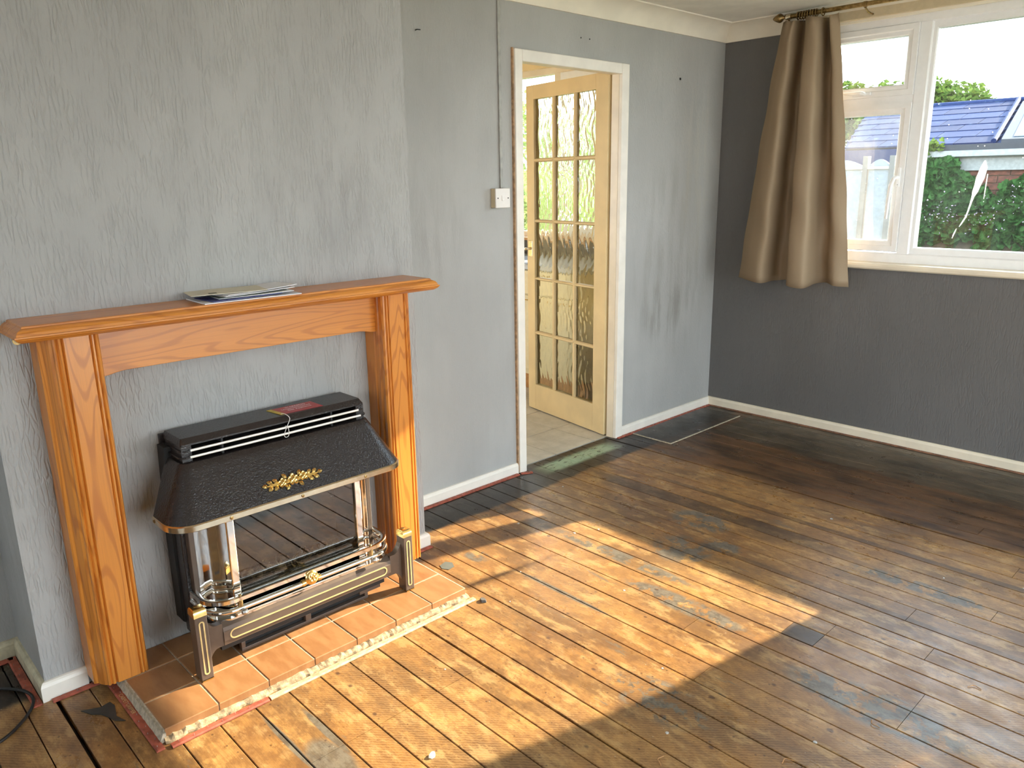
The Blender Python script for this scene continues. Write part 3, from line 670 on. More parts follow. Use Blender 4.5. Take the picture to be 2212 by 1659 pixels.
# ------------------------------------------------------------------ hearth
hearth = thing('tiled_hearth', 'raised hearth of brown quarry tiles in front of the gas fire', 'hearth', (.55, -3.31, 0))
HY0 = -3.8428; T = .1532; HX = .7608
part('mortar_bed', MB().box((D+.001, HY0-.002, .0), (HX-.004, HY0+7*T+.002, .0325)), M['grout'], hearth)
for r in range(3):
    for c in range(7):
        x1 = HX-r*T-.0018; x0 = max(HX-(r+1)*T+.0018, D+.002); y0 = HY0+c*T+.0018; y1 = y0+T-.0036
        if r == 0: x1 = HX
        b = .0022; z1 = .035-random.random()*.0006; z0 = .012
        mb = MB(); mb.loft([[(x0, y0, z0), (x1, y0, z0), (x1, y1, z0), (x0, y1, z0)], [(x0, y0, z1-b), (x1, y0, z1-b), (x1, y1, z1-b), (x0, y1, z1-b)], [(x0+b, y0+b, z1), (x1-b, y0+b, z1), (x1-b, y1-b, z1), (x0+b, y1-b, z1)]])
        part('tile', mb, M['tile'], hearth, loc=((x0+x1)/2, (y0+y1)/2, z0))
# crumbly mortar lip along the front, ragged
mb = MB(); nseg = 90; rings = []
for i in range(nseg+1):
    y = HY0-.004+(7*T+.01)*i/nseg; o = .006*random.random()+.008*(math.sin(i*.9)*.3+.5); h = .008+.007*random.random()
    rings.append([(HX-.006, y, 0), (HX+.012+o, y, 0), (HX+.010+o*.8, y, h*.55), (HX+.004+o*.3, y, h), (HX-.006, y, h+.002)])
mb.loft(rings); part('mortar_lip', mb, M['mortar'], hearth)
mb = MB(); rings = []
for i in range(41):
    x = D+.06+(HX-D-.055)*i/40; rings.append([(x, HY0+.002, 0), (x, HY0+.002, .027), (x, HY0-.006, .026+.001*random.random()), (x, HY0-.013-.002*random.random(), .008), (x, HY0-.014, 0)])
mb.loft(rings); part('mortar_edge', mb, M['grout'], hearth)

# carpet gripper rods
def gripper(p0, p1, wd, label, side=1, th=.006, pins=True, mt=None):
    p0 = Vector(p0); p1 = Vector(p1); d = (p1-p0).normalized(); nv = Vector((-d.y, d.x, 0))*side; L = (p1-p0).length
    g_ = thing('carpet_gripper', label, 'carpet gripper', tuple((p0+p1)/2), 'carpet gripper rods')
    prof = [(0, .0006), (wd, .0006), (wd, th*.55), (wd-.004, th), (0, th)]
    mb = MB().loft([[p0+nv*a+Vector((0, 0, b)) for a, b in prof], [p1+nv*a+Vector((0, 0, b)) for a, b in prof]])
    part('batten', mb, mt or M['grip'], g_)
    if pins:
        n = max(2, int(L/.035)); mb = MB()
        for k in range(n):
            q = p0+d*(L*(k+.5)/n)+nv*(wd*(.35+.3*(k % 2))); mb.lathe([(.0009, 0), (.0008, .004), (.0002, .0062)], (q.x, q.y, th-.001), (0, 0, 1), 5)
        pn = part('pins', mb, M['steel'], g_); pn['kind'] = 'stuff'
    return g_
g1 = gripper((.375, -3.856, 0), (.795, -3.856, 0), .022, 'red carpet gripper rod with gold lettering along the left end of the hearth', side=-1)
text_mesh('lettering', 'CARPET GRIPPER', .016, Matrix.Translation((.53, -3.867, .0065)) @ Matrix.Rotation(0, 4, 'Z'), M['gold_ink'], g1, .0001)
gripper((.789, -3.84, 0), (.789, -3.56, 0), .019, 'short red carpet gripper rod along the front left of the hearth', side=-1)
gripper((.789, -3.555, 0), (.789, -2.76, 0), .019, 'pale carpet gripper rod along the front of the hearth', side=-1, mt=plain('pale gripper', (.60, .42, .24), .7, var=.2, nscale=50))  # paler base colour than the red rods
gripper((.018, -2.585, 0), (.018, -1.79, 0), .022, 'red carpet gripper rod along the skirting left of the doorway', side=-1)
gripper((.02, -1.77, 0), (.05, -1.715, 0), .02, 'broken stub of red gripper rod at the left foot of the door frame', side=-1)
gripper((.018, -.985, 0), (.018, -.02, 0), .02, 'red carpet gripper rod along the skirting right of the doorway', side=-1)
gripper((.04, -.018, 0), (3.9, -.018, 0), .016, 'long brown carpet gripper rod below the window wall', side=-1, mt=plain('brown gripper', (.24, .11, .06), .7, var=.2, nscale=30))
gripper((.02, -4.043, 0), (.352, -4.043, 0), .024, 'red carpet gripper rod with plaster splashes in the alcove beside the chimney breast', side=-1)
gripper((.018, -4.8, 0), (.018, -4.05, 0), .022, 'reddish carpet gripper rod along the back of the left alcove', side=-1)
gripper((.348, -4.018, 0), (.348, -3.885, 0), .018, 'short red gripper rod under the skirting left of the fire surround', side=-1)
gripper((.348, -2.70, 0), (.348, -2.61, 0), .018, 'stub of red gripper rod at the right foot of the fire surround', side=-1)

# ------------------------------------------------------------------ fire surround
C = -3.311
fs_ = thing('fire_surround', 'orange pine fire surround with a moulded mantelshelf against the chimney breast', 'fire surround', (.40, C, .035))
def leg(sgn, mt):
    # (distance from centre, x)
    P_ = [(.604, D+.001), (.604, .408), (.600, .412), (.594, .414), (.590, .424), (.583, .438), (.577, .443), (.575, .449), (.571, .452), (.566, .446), (.562, .452), (.557, .453), (.553, .446), (.549, .453),
          (.487, .453), (.484, .447), (.480, .453), (.476, .453), (.473, .447), (.469, .452), (.464, .450), (.460, .443), (.461, .430), (.465, .426), (.465, .418), (.461, .414), (.461, .400), (.465, .396), (.465, .388), (.461, .384), (.461, D+.001)]
    mb = MB().prism([(C+sgn*a, b) for a, b in P_], .0355, 1.0845, lambda a, b, d: (b, a, d)); return part('leg', mb, mt, fs_)
leg(-1, M['pine_z']); leg(1, M['pine_z2'])
# frieze with a shallow arched lower edge
n = 40; top = [(C+.4645, 1.0845), (C-.4645, 1.0845)]; lo = []
for i in range(n+1):
    y = -.4605+.921*i/n; e = min(1, (.4605-abs(y))/.07); lo.append((C+y, .946+.010*(e*e*(3-2*e))))
mb = MB().prism(top+lo, D+.002, .402, lambda a, b, d: (d, a, b)); part('frieze', mb, M['pine_y2'], fs_, bevel=.0015)
prof = [(-.02, 1.127), (0, 1.127), (.003, 1.1255), (.004, 1.1215), (.0085, 1.120), (.0150, 1.1165), (.0195, 1.1105), (.0215, 1.104), (.0255, 1.1035), (.0265, 1.0995), (.0235, 1.0965), (.0225, 1.0945), (.0165, 1.090), (.010, 1.0855), (-.02, 1.0855)]
rings = []
for o, z in prof:
    hw = .644+o; xf = .489+o; rings.append([(D+.0005, C-hw, z), (xf, C-hw, z), (xf, C+hw, z), (D+.0005, C+hw, z)])
part('mantelshelf', MB().loft(rings), M['pine_y'], fs_)
mp = part('mirror_plate', MB().lathe([(.011, 0), (.011, .002)], (D+.001, -3.942, 1.067), (1, 0, 0), 16).box((D+.001, -3.94, 1.060), (D+.003, -3.912, 1.074)), M['brass_old'], fs_)
part('screw', MB().lathe([(.0045, 0), (.0045, .0015), (.002, .003)], (D+.003, -3.942, 1.067), (1, 0, 0), 10), M['steel'], mp)

# ------------------------------------------------------------------ post on the mantelshelf
def sheet(cx, cy, z, L, W_, ang, th, lift=0.0):
    a = math.radians(ang); u = Vector((math.cos(a), math.sin(a), 0)); v = Vector((-math.sin(a), math.cos(a), 0)); mb = MB()
    N_ = 6; rings = []
    for i in range(N_+1):
        s = -L/2+L*i/N_; zz = z+lift*((i/N_)**2)
        p_ = Vector((cx, cy, zz))+v*s
        rings.append([p_-u*W_/2, p_+u*W_/2, p_+u*W_/2+Vector((0, 0, th)), p_-u*W_/2+Vector((0, 0, th))])
    return mb.loft(rings)
zz = 1.1275
envs = [(.422, -3.335, .305, .152, -2, .003, .0, 'env_white', 'large white brochure at the bottom of the post pile on the mantelshelf'),
        (.425, -3.355, .225, .125, 3, .0022, .002, 'env_blue', 'navy printed leaflet low in the post pile on the mantelshelf'),
        (.415, -3.315, .235, .13, -5, .0020, .003, 'env_white', 'white envelope lying just above the navy leaflet in the pile'),
        (.418, -3.33, .22, .112, 2, .0022, .002, 'env_dark', 'dark printed card in the middle of the post pile'),
        (.412, -3.31, .24, .122, 6, .0020, .003, 'env_white', 'white letter in the upper half of the pile with its right end lifted'),
        (.405, -3.30, .25, .12, 9, .0018, .006, 'env_white', 'creased white letter second from the top of the pile'),
        (.398, -3.385, .225, .130, -11, .0018, .001, 'env_cream', 'cream envelope with a dark stamp on top of the pile')]
for (cx, cy, L, W_, an, th, lf, mt, lab) in envs:
    e = thing('envelope', lab, 'envelope', (cx, cy, zz), 'post on the mantelshelf')
    part('paper', sheet(cx, cy, zz, L, W_, an, th, lf), M[mt], e)
    if mt == 'env_cream':
        part('stamp', sheet(cx+.028, cy-.052, zz+th+.0001, .024, .018, an, .0003), M['env_dark'], e)
    zz += th+.0012

# ------------------------------------------------------------------ gas fire
YC = -3.293
fire = thing('gas_fire', 'brown and chrome gas fire with a brass rose emblem standing on the tiled hearth', 'gas fire', (.47, YC, .035))
def fx(y, x, z): return (x, YC+y, z)
part('back_plate', MB().box(fx(-.325, .331, .55), fx(.325, .345, .728)), M['enamel'], fire, bevel=.002)
part('casing', MB().prism([(-.345, .40), (-.345, .12), (-.30, .08), (.30, .08), (.345, .12), (.345, .40), (.335, .70), (-.335, .70)], .346, .40, lambda a, b, d: fx(a, d, b)), M['black'], fire)
part('casing_side', MB().box(fx(-.338, .4005, .09), fx(-.315, .455, .50)), M['enamel'], fire, bevel=.003)
part('casing_side', MB().box(fx(.315, .4005, .09), fx(.338, .455, .50)), M['enamel'], fire, bevel=.003)
def rrect(hw, xb, xf, r, z, n=6):
    pts = [fx(-hw, xb, z)]
    for i in range(n+1):
        a = PI/2*i/n; pts.append(fx(-hw+r-r*math.cos(a), xf-r+r*math.sin(a), z))
    for i in range(n+1):
        a = PI/2*i/n; pts.append(fx(hw-r+r*math.sin(a), xf-r+r*math.cos(a), z))
    pts.append(fx(hw, xb, z)); return pts
# top cap
part('top_cap', MB().loft([rrect(.3165, .346, .487, .006, .718), rrect(.3165, .346, .487, .006, .723), rrect(.309, .350, .474, .005, .739)]), M['enamel'], fire, smooth=True, angle=25)
# louvre slats: two rails with bright centre bars
for k, (z, hw, xf) in enumerate(((.703, .319, .492), (.684, .323, .497))):
    sl = part('louvre', MB().loft([rrect(hw, .346, xf, .02, z-.002), rrect(hw, .346, xf, .02, z+.002)]), M['enamel'], fire, smooth=True, angle=25)
    part('bright_bar', MB().tube([fx(-hw+.028, xf+.001, z+.001), fx(hw-.028, xf+.001, z+.001)], .0038, 8), M['bright'], sl, smooth=True)
part('louvre_block', MB().box(fx(-.315, .36, .66), fx(-.285, .487, .719)), M['enamel'], fire)
part('louvre_block', MB().box(fx(.285, .36, .66), fx(.315, .487, .719)), M['enamel'], fire)
for y in (-.19, .19): part('louvre_block', MB().box(fx(y-.003, .36, .66), fx(y+.003, .485, .719)), M['black'], fire)
# hood
rings = []
for i in range(9):
    u = i/8; z = .667-.152*u; hw = .327+.078*u; xf = .503+.094*u; r = .03+.045*u
    rings.append(rrect(hw, .385+.06*u, xf, r, z, 8))
rings.insert(0, rrect(.322, .385, .497, .026, .6695, 8))
part('hood', MB().loft(rings), M['enamel'], fire, smooth=True, angle=50)
trim = part('hood_trim', MB().loft([rrect(.4055, .445, .598, .075, .516, 8), rrect(.4085, .442, .602, .076, .513, 8), rrect(.4085, .442, .602, .076, .497, 8), rrect(.4055, .445, .598, .075, .494, 8)]), M['trim'], fire, smooth=True, angle=30, label='champagne metal strip with small screws along the hood edge')
for (y, x, nx, ny) in ((-.235, .6025, 1, 0), (0, .6025, 1, 0), (.235, .6025, 1, 0), (-.365, .585, .75, -.66), (.365, .585, .75, .66), (-.409, .462, 0, -1), (.409, .462, 0, 1)):
    part('screw', MB().lathe([(.0055, 0), (.0055, .0012), (.003, .0025), (.001, .0022)], fx(y, x-.0005, .505), (nx, ny, 0), 12), M['brass_old'], trim, smooth=True)
# brass emblem of three roses and leaves on the hood slope
hn = Vector((.152, 0, .094)).normalized(); hu = Vector((-.094, 0, .152)).normalized(); hy = Vector((0, 1, 0))
ec = Vector(fx(-.014, .5735, .556))
def ep(a, b, h): return ec+hy*a+hu*b+hn*h
em = part('emblem', MB().loft([[ep(.095*math.cos(t_)*1.0, .008*math.sin(t_), .0) for t_ in [2*PI*k/20 for k in range(20)]], [ep(.09*math.cos(t_), .006*math.sin(t_), .003) for t_ in [2*PI*k/20 for k in range(20)]]]), M['brass'], fire, label='cast brass spray of three roses and leaves')
def rose(a, b, r):
    mb = MB(); mb.lathe([(r*.32, .002), (r*.3, .006), (r*.12, .008)], ep(a, b, 0), hn, 10)
    for k in range(5):
        th = 2*PI*k/5+.3; ca, sb = a+r*.6*math.cos(th), b+r*.6*math.sin(th)
        mb.lathe([(r*.42, .001), (r*.44, .004), (r*.34, .0065), (r*.22, .005)], ep(ca, sb, 0), hn, 10)
    part('rose', mb, M['brass'], em, smooth=True)
rose(0, .002, .019); rose(-.037, -.001, .0165); rose(.037, .003, .0165)
def leafp(a, b, ang, L=.021, W_=.013):
    ca, sa = math.cos(ang), math.sin(ang)
    def q(u, v, h): return ep(a+u*ca-v*sa, b+u*sa+v*ca, h)
    v = [q(0, 0, .001), q(L*.35, W_*.5, .003), q(L*.75, W_*.4, .003), q(L, 0, .001), q(L*.75, -W_*.4, .003), q(L*.35, -W_*.5, .003), q(L*.5, 0, .0065)]
    part('leaf', MB().add(v, [(i, (i+1) % 6, 6) for i in range(6)]+[(5, 4, 3, 2, 1, 0)]), M['brass'], em)
for s in (-1, 1):
    for (a, b, g) in ((.050, .006, .55), (.052, -.006, -.6), (.068, .005, .5), (.070, -.005, -.5), (.084, .001, .15), (.019, .010, .9), (.016, -.010, -.9)):
        leafp(s*a, b, g if s > 0 else PI-g)
# fire box: glass, frame posts, polished reflectors
part('inner_back', MB().box(fx(-.30, .402, .19), fx(.30, .41, .50)), M['black'], fire)
part('glass', MB().box(fx(-.217, .548, .225), fx(.217, .552, .495)), M['fire_glass'], fire)
for s in (-1, 1):
    part('post', MB().box(fx(s*.213, .545, .19), fx(s*.238, .560, .497)), M['chrome'], fire, bevel=.003)
    # polished reflector: concave sweep back to the casing
    pr = [(.238, .553), (.250, .543), (.262, .528), (.270, .510), (.280, .498), (.296, .492), (.312, .478)]
    out = [(s*a, b) for a, b in pr]+[(s*(a-.003), b-.006) for a, b in reversed(pr)]
    part('reflector', MB().prism(out, .19, .497, lambda a, b, d: fx(a, b, d)), M['chrome'], fire, smooth=True, angle=35, label='polished reflector wing')
    part('frame_strip', MB().box(fx(s*.308, .440, .09), fx(s*.325, .482, .497)), M['enamel_smooth'], fire, bevel=.002)
    part('inner_cheek', MB().box(fx(s*.218, .41, .20), fx(s*.222, .546, .496)), M['black'], fire)
part('glass_bottom_rail', MB().box(fx(-.238, .54, .205), fx(.238, .562, .232)), M['chrome'], fire, bevel=.004)
# fuel bed
bed = part('fuel_bed', MB().box(fx(-.21, .42, .20), fx(.21, .53, .235)), M['coal_dark'], fire)
random.seed(11)
for k in range(16):
    a = -.17+.34*(k/15)+random.uniform(-.01, .01); r = random.uniform(.014, .026); cx = random.uniform(.45, .515)
    mb = MB(); vs_ = []; fsx = []
    bm = bmesh.new(); bmesh.ops.create_icosphere(bm, subdivisions=2, radius=r)
    for v in bm.verts: v.co *= random.uniform(.78, 1.15)
    vs_ = [fx(a+v.co.y, cx+v.co.x, .238+v.co.z*.8) for v in bm.verts]; fsx = [tuple(v.index for v in f.verts) for f in bm.faces]; bm.free()
    part('coal', MB().add(vs_, fsx), M['coal'] if k % 3 else M['coal_dark'], fire)
# curled ceramic embers
mb = MB()
for k in range(15):
    a = random.gauss(.01, .06); z0 = .235; x0 = random.uniform(.49, .535); pts = []
    for j in range(5): pts.append(fx(a+.006*math.sin(j*1.7+k), x0+.004*math.cos(j+k), z0+j*random.uniform(.006, .012)))
    mb.tube(pts, .0022, 5)
o = part('ember_strands', mb, M['coal'], fire, label='pale curled ceramic ember strands'); o['kind'] = 'stuff'
# polished tray below the rails
part('tray', MB().loft([rrect(.318, .43, .606, .06, .180, 8), rrect(.318, .43, .606, .06, .186, 8)]), M['chrome'], fire, smooth=True, angle=30)
part('base_box', MB().box(fx(-.300, .36, .075), fx(.300, .575, .179)), M['black'], fire)
# rails: flat band above, tube below
def urail(hw, xf, r, z, xb, n=10):
    pts = [Vector(fx(-hw, xb, z))]
    for i in range(n+1): a = PI/2*i/n; pts.append(Vector(fx(-hw+r-r*math.cos(a), xf-r+r*math.sin(a), z)))
    for i in range(n+1): a = PI/2*i/n; pts.append(Vector(fx(hw-r+r*math.sin(a), xf-r+r*math.cos(a), z)))
    pts.append(Vector(fx(hw, xb, z))); return pts
P1 = urail(.326, .600, .075, .240, .445); mb = MB(); rings = []
for i, p_ in enumerate(P1):
    d = (P1[min(i+1, len(P1)-1)]-P1[max(i-1, 0)]).normalized(); nv = Vector((0, 0, 1)).cross(d)
    prof_ = [(-.009, -.006), (.009, -.006), (.0105, 0), (.009, .006), (.005, .0078), (-.005, .0078), (-.009, .006)]
    rings.append([p_+nv*a+Vector((0, 0, b)) for a, b in prof_])
part('top_rail', mb.loft(rings), M['chrome'], fire, smooth=True, angle=30)
part('lower_rail', MB().tube(urail(.328, .606, .075, .209, .445), .0085, 12), M['chrome'], fire, smooth=True)
for y in (-.236, .236):
    part('ball_knob', MB().lathe([(.0025, 0), (.0035, .008), (.009, .012), (.0108, .018), (.009, .024), (.003, .028)], fx(y, .606, .205), (1, 0, -.15), 14), M['steel'], fire, smooth=True)
    part('rail_bolt', MB().lathe([(.0075, -.012), (.0085, -.004), (.0085, .004), (.0075, .012)], fx(y-.003, .604, .225), (0, 0, 1), 12), M['brass_old'], fire, smooth=True)
    part('rail_bolt', MB().lathe([(.006, 0), (.005, .003), (.002, .005)], fx(y, .600, .2475), (0, 0, 1), 10), M['brass_old'], fire, smooth=True)
for y in (-.327, .327):
    part('rail_bolt', MB().lathe([(.007, -.012), (.008, 0), (.007, .012)], fx(y, .452, .225), (0, 0, 1), 12), M['steel'], fire, smooth=True)
# brass rose boss at the centre of the rail
bs = part('boss', MB().lathe([(.016, 0), (.0225, .004), (.0235, .010), (.020, .014), (.012, .016)], fx(0, .606, .222), (1, 0, .12), 20), M['brass'], fire, smooth=True, label='round brass rose boss on the rail')
mb = MB()
for k in range(6): th = 2*PI*k/6; mb.lathe([(.006, .0), (.0055, .003), (.002, .0045)], fx(.0105*math.cos(th), .6215, .224+.0105*math.sin(th)), (1, 0, .12), 8)
mb.lathe([(.004, 0), (.004, .004), (.001, .006)], fx(0, .6215, .224), (1, 0, .12), 8); part('petals', mb, M['brass'], bs, smooth=True)
part('collar', MB().tube([fx(.022, .606, .2105), fx(.034, .606, .2095)], .0115, 12), M['brass'], bs, smooth=True)
part('collar', MB().tube([fx(-.034, .606, .2095), fx(-.022, .606, .2105)], .0115, 12), M['brass'], bs, smooth=True)
# apron with cream inlay line
ap = part('apron', MB().prism([(.585, .185), (.598, .185), (.606, .178), (.614, .172), (.616, .160), (.618, .158), (.618, .128), (.616, .126), (.614, .113), (.585, .113)], YC-.305, YC+.305, lambda a, b, d: (a, d, b)), M['enamel_smooth'], fire)
def stadium(hw, hh, n=8):
    pts = []
    for i in range(n+1): a = -PI/2+PI*i/n; pts.append((hw-hh+hh*math.cos(a), hh*math.sin(a)))
    for i in range(n+1): a = PI/2+PI*i/n; pts.append((-hw+hh+hh*math.cos(a), hh*math.sin(a)))
    return pts
def stad_ring(hw, hh, wd, place):
    o_, i_ = stadium(hw, hh), stadium(hw-wd, hh-wd); n = len(o_)
    v = [place(a, b, 0) for a, b in o_]+[place(a, b, .0012) for a, b in o_]+[place(a, b, .0012) for a, b in i_]+[place(a, b, 0) for a, b in i_]
    fs = []
    for r0, r1 in ((0, n), (n, 2*n), (2*n, 3*n), (3*n, 0)):
        for k in range(n): fs.append((r0+k, r0+(k+1) % n, r1+(k+1) % n, r1+k))
    return MB().add(v, fs)
part('inlay', stad_ring(.287, .0165, .0042, lambda a, b, h: fx(a, .6182+h, .143+b)), M['gold_line'], ap)
# air grille below
gr_ = MB(); gr_.box(fx(-.235, .548, .036), fx(.235, .566, .046)).box(fx(-.235, .548, .068), fx(.235, .566, .085)).box(fx(-.235, .548, .046), fx(-.222, .566, .068)).box(fx(.222, .548, .046), fx(.235, .566, .068)).box(fx(-.010, .548, .046), fx(.010, .566, .068))
part('air_grille', gr_, M['enamel_smooth'], fire, bevel=.001)
part('grille_mesh', MB().box(fx(-.23, .535, .037), fx(.23, .546, .08)), M['black'], fire)
part('side_foot', MB().box(fx(.20, .50, .06), fx(.285, .57, .112)), M['enamel_smooth'], fire)
# two end posts with brass caps, linked by curved brackets
for s in (-1, 1):
    pc = s*.372
    po = part('end_post', MB().box(fx(pc-.0185, .588, .0385), fx(pc+.0185, .632, .248)), M['enamel_smooth'], fire, bevel=.002)
    dome = []
    for i in range(7):
        u = i/6; z = .248+.006+.016*math.sin(PI/2*u); kx = .0225*(math.cos(PI/2*u*.75)); ky = .019*(math.cos(PI/2*u*.45)); dome.append([fx(pc-ky, .610-kx, z), fx(pc+ky, .610-kx, z), fx(pc+ky, .610+kx, z), fx(pc-ky, .610+kx, z)])
    dome.insert(0, [fx(pc-.0195, .5875, .246), fx(pc+.0195, .5875, .246), fx(pc+.0195, .6335, .246), fx(pc-.0195, .6335, .246)])
    cp = part('cap', MB().loft(dome), M['brass'], po, smooth=True, angle=25, label='domed brass cap')
    part('cap_screw', MB().lathe([(.007, 0), (.007, .0015), (.004, .003)], fx(pc, .605, .2695), (0, 0, 1), 12), M['brass_old'], po)
    part('foot', MB().box(fx(pc-.017, .590, .0352), fx(pc+.017, .634, .0385)), M['brass'], po)
    part('inlay', stad_ring(.088, .0085, .0042, lambda a, b, h: fx(pc+b, .6322+h, .143+a)), M['gold_line'], po)
    # bracket with swept top and bottom edges
    a0, a1 = .305, .354; pts = []
    for i in range(9): u = i/8; pts.append((a0+(a1-a0)*u, .186+.034*(max(0, u-.35)/.65)**2.2))
    for i in range(9): u = 1-i/8; pts.append((a0+(a1-a0)*u, .112-.036*(max(0, u-.35)/.65)**2.2))
    part('bracket', MB().prism([(s*a, b) for a, b in pts], .588, .612, lambda a, b, d: fx(a, d, b)), M['enamel_smooth'], fire)

# warning tag on the fire with string loop
tagE = thing('warning_tag', 'red warning card with yellow end and string loop lying on the gas fire', 'tag', (.425, -3.2, .740))
TV = [(.384, -3.285), (.462, -3.273), (.468, -3.121), (.386, -3.124)]
def tq(u, v): a = Vector(TV[0]).lerp(Vector(TV[3]), u); b = Vector(TV[1]).lerp(Vector(TV[2]), u); return a.lerp(b, v)
def quad(u0, u1, z, th, lift=0):
    pts = [tq(u0, 0), tq(u0, 1), tq(u1, 1), tq(u1, 0)]; return MB().loft([[(p_[0], p_[1], z) for p_ in pts], [(p_[0], p_[1], z+th) for p_ in pts]])
part('card', quad(.105, 1, .7395, .0008), M['red_card'], tagE); part('yellow_end', quad(0, .105, .7395, .0009), M['yellow_card'], tagE)
bs_ = Matrix(((0, -1, 0, 0), (1, 0, 0, 0), (0, 0, 1, 0), (0, 0, 0, 1)))   # text x -> +Y, text y -> -X
def tt(body, size, x, y): text_mesh('lettering', body, size, Matrix.Translation((x, y, .7406)) @ bs_, M['white_ink'], tagE, .0001)
tt('WARNING', .0155, .401, -3.190); tt('Uncommissioned', .0150, .417, -3.195); tt('Gas Appliance', .0150, .434, -3.190)
mb = MB()
loop = [(.458, -3.270, .7415), (.468, -3.265, .743), (.480, -3.262, .741), (.489, -3.2585, .735), (.4925, -3.259, .727), (.4955, -3.268, .714), (.499, -3.278, .700), (.501, -3.285, .688), (.502, -3.287, .680), (.503, -3.282, .675), (.503, -3.274, .677), (.502, -3.270, .686), (.5, -3.270, .70), (.498, -3.272, .708), (.496, -3.280, .711)]
lp = []
for i in range(len(loop)-1):
    a, b = Vector(loop[i]), Vector(loop[i+1]); p0 = Vector(loop[max(i-1, 0)]); p3 = Vector(loop[min(i+2, len(loop)-1)])
    for k in range(4):
        t_ = k/4; lp.append(.5*((2*a)+(b-p0)*t_+(2*p0-5*a+4*b-p3)*t_*t_+(3*a-p0-3*b+p3)*t_**3))
part('string', mb.tube(lp, .0010, 6), M['string'], tagE, smooth=True)

# ------------------------------------------------------------------ light switch, conduit, wall bits
sw = thing('light_switch', 'white single light switch on a deep cream box left of the doorway', 'light switch', (0, -1.873, 1.386))
part('box', MB().box((.0005, -1.917, 1.343), (.028, -1.829, 1.429)), M['switch_box'], sw, bevel=.002)
pl = part('plate', MB().box((.028, -1.918, 1.342), (.036, -1.828, 1.430)), M['switch'], sw, bevel=.0025, smooth=True)
part('rocker', MB().prism([(.036, 1.374), (.0405, 1.375), (.0385, 1.386), (.0375, 1.398), (.036, 1.398)], -1.881, -1.866, lambda a, b, d: (a, d, b)), M['switch'], pl)
for y in (-1.905, -1.841): part('screw', MB().lathe([(.0032, 0), (.0032, .0008)], (.036, y, 1.386), (1, 0, 0), 10), M['black'], pl)
tag(part('cable_conduit', MB().box((.0005, -1.862, 1.4305), (.010, -1.846, 2.236)), M['conduit'], bevel=.002), 'grey painted cable conduit rising from the light switch to the coving', 'conduit')
for (y, z, lab) in ((-1.30, 2.135, 'left of two small screw holes above the door frame'), (-1.235, 2.135, 'right of two small screw holes above the door frame')):
    tag(part('screw_hole', MB().lathe([(.004, 0), (.0035, .0015)], (.0, y, z), (1, 0, 0), 8), M['black']), 'dark '+lab, 'screw hole', 'screw holes above the door')
tag(part('wall_nail', MB().tube([(.0, -2.31, 2.06), (.012, -2.31, 2.061), (.014, -2.295, 2.061)], .0022, 6), M['black']), 'small dark hook high on the wall right of the chimney breast', 'hook')
tag(part('rawl_plug', MB().box((0, -.46, 2.0), (.003, -.448, 2.012)), M['black']), 'small black wall plug high between door frame and corner', 'wall plug')

# cable on the floor at the left
cp_ = []
ctrl = [(.10, -4.20, .008), (.20, -4.10, .006), (.262, -4.062, .006), (.33, -4.062, .006), (.40, -4.105, .006), (.455, -4.175, .006), (.48, -4.30, .006), (.45, -4.5, .006)]
for i in range(len(ctrl)-1):
    a, b = Vector(ctrl[i]), Vector(ctrl[i+1]); p0 = Vector(ctrl[max(i-1, 0)]); p3 = Vector(ctrl[min(i+2, len(ctrl)-1)])
    for k in range(6): t_ = k/6; cp_.append(.5*((2*a)+(b-p0)*t_+(2*p0-5*a+4*b-p3)*t_*t_+(3*a-p0-3*b+p3)*t_**3))
tag(part('cable', MB().tube(cp_, .0045, 10), M['rubber'], smooth=True), 'black cable curling over the boards at the left edge', 'cable')

# scraps on the floor
def scrap(x, y, r, h, mt, name, lab, cat, grp, n=7, z=.0002, rot=0):
    pts = [(x+r*random.uniform(.5, 1.1)*math.cos(2*PI*k/n), y+r*random.uniform(.4, 1)*math.sin(2*PI*k/n)) for k in range(n)]
    mb = MB().loft([[(a, b, z) for a, b in pts], [(x+(a-x)*.8, y+(b-y)*.8, z+h) for a, b in pts]]); return tag(part(name, mb, mt, loc=(x, y, 0)), lab, cat, grp)
tag(part('lino_scrap', MB().prism([(.462, -3.972), (.485, -3.925), (.478, -3.898), (.505, -3.893), (.560, -3.905), (.598, -3.893), (.575, -3.915), (.545, -3.925), (.52, -3.935), (.50, -3.955)], .0003, .0022, lambda a, b, d: (a, b, d)), plain('dark lino', (.035, .035, .032), .6)), 'torn dark triangular lino scrap on the boards left of the hearth', 'lino scrap')
tag(part('lino_scrap', MB().prism([(.50, -2.655), (.525, -2.64), (.555, -2.655), (.56, -2.685), (.535, -2.70), (.51, -2.69)], .0003, .002, lambda a, b, d: (a, b, d)), plain('grey lino', (.12, .125, .11), .6)), 'small grey ribbed lino scrap beside the right back corner of the hearth', 'lino scrap')
scrap(.828, -2.745, .016, .008, plain('grey crumb', (.12, .11, .10), .9), 'rubble_crumb', 'grey rubble crumb just off the right front corner of the hearth', 'rubble crumb', None)
scrap(1.32, -3.36, .013, .008, M['dropping'], 'plaster_crumb', 'largest white plaster crumb on the sunlit boards near the bottom of the photo', 'crumb', None)
random.seed(5)
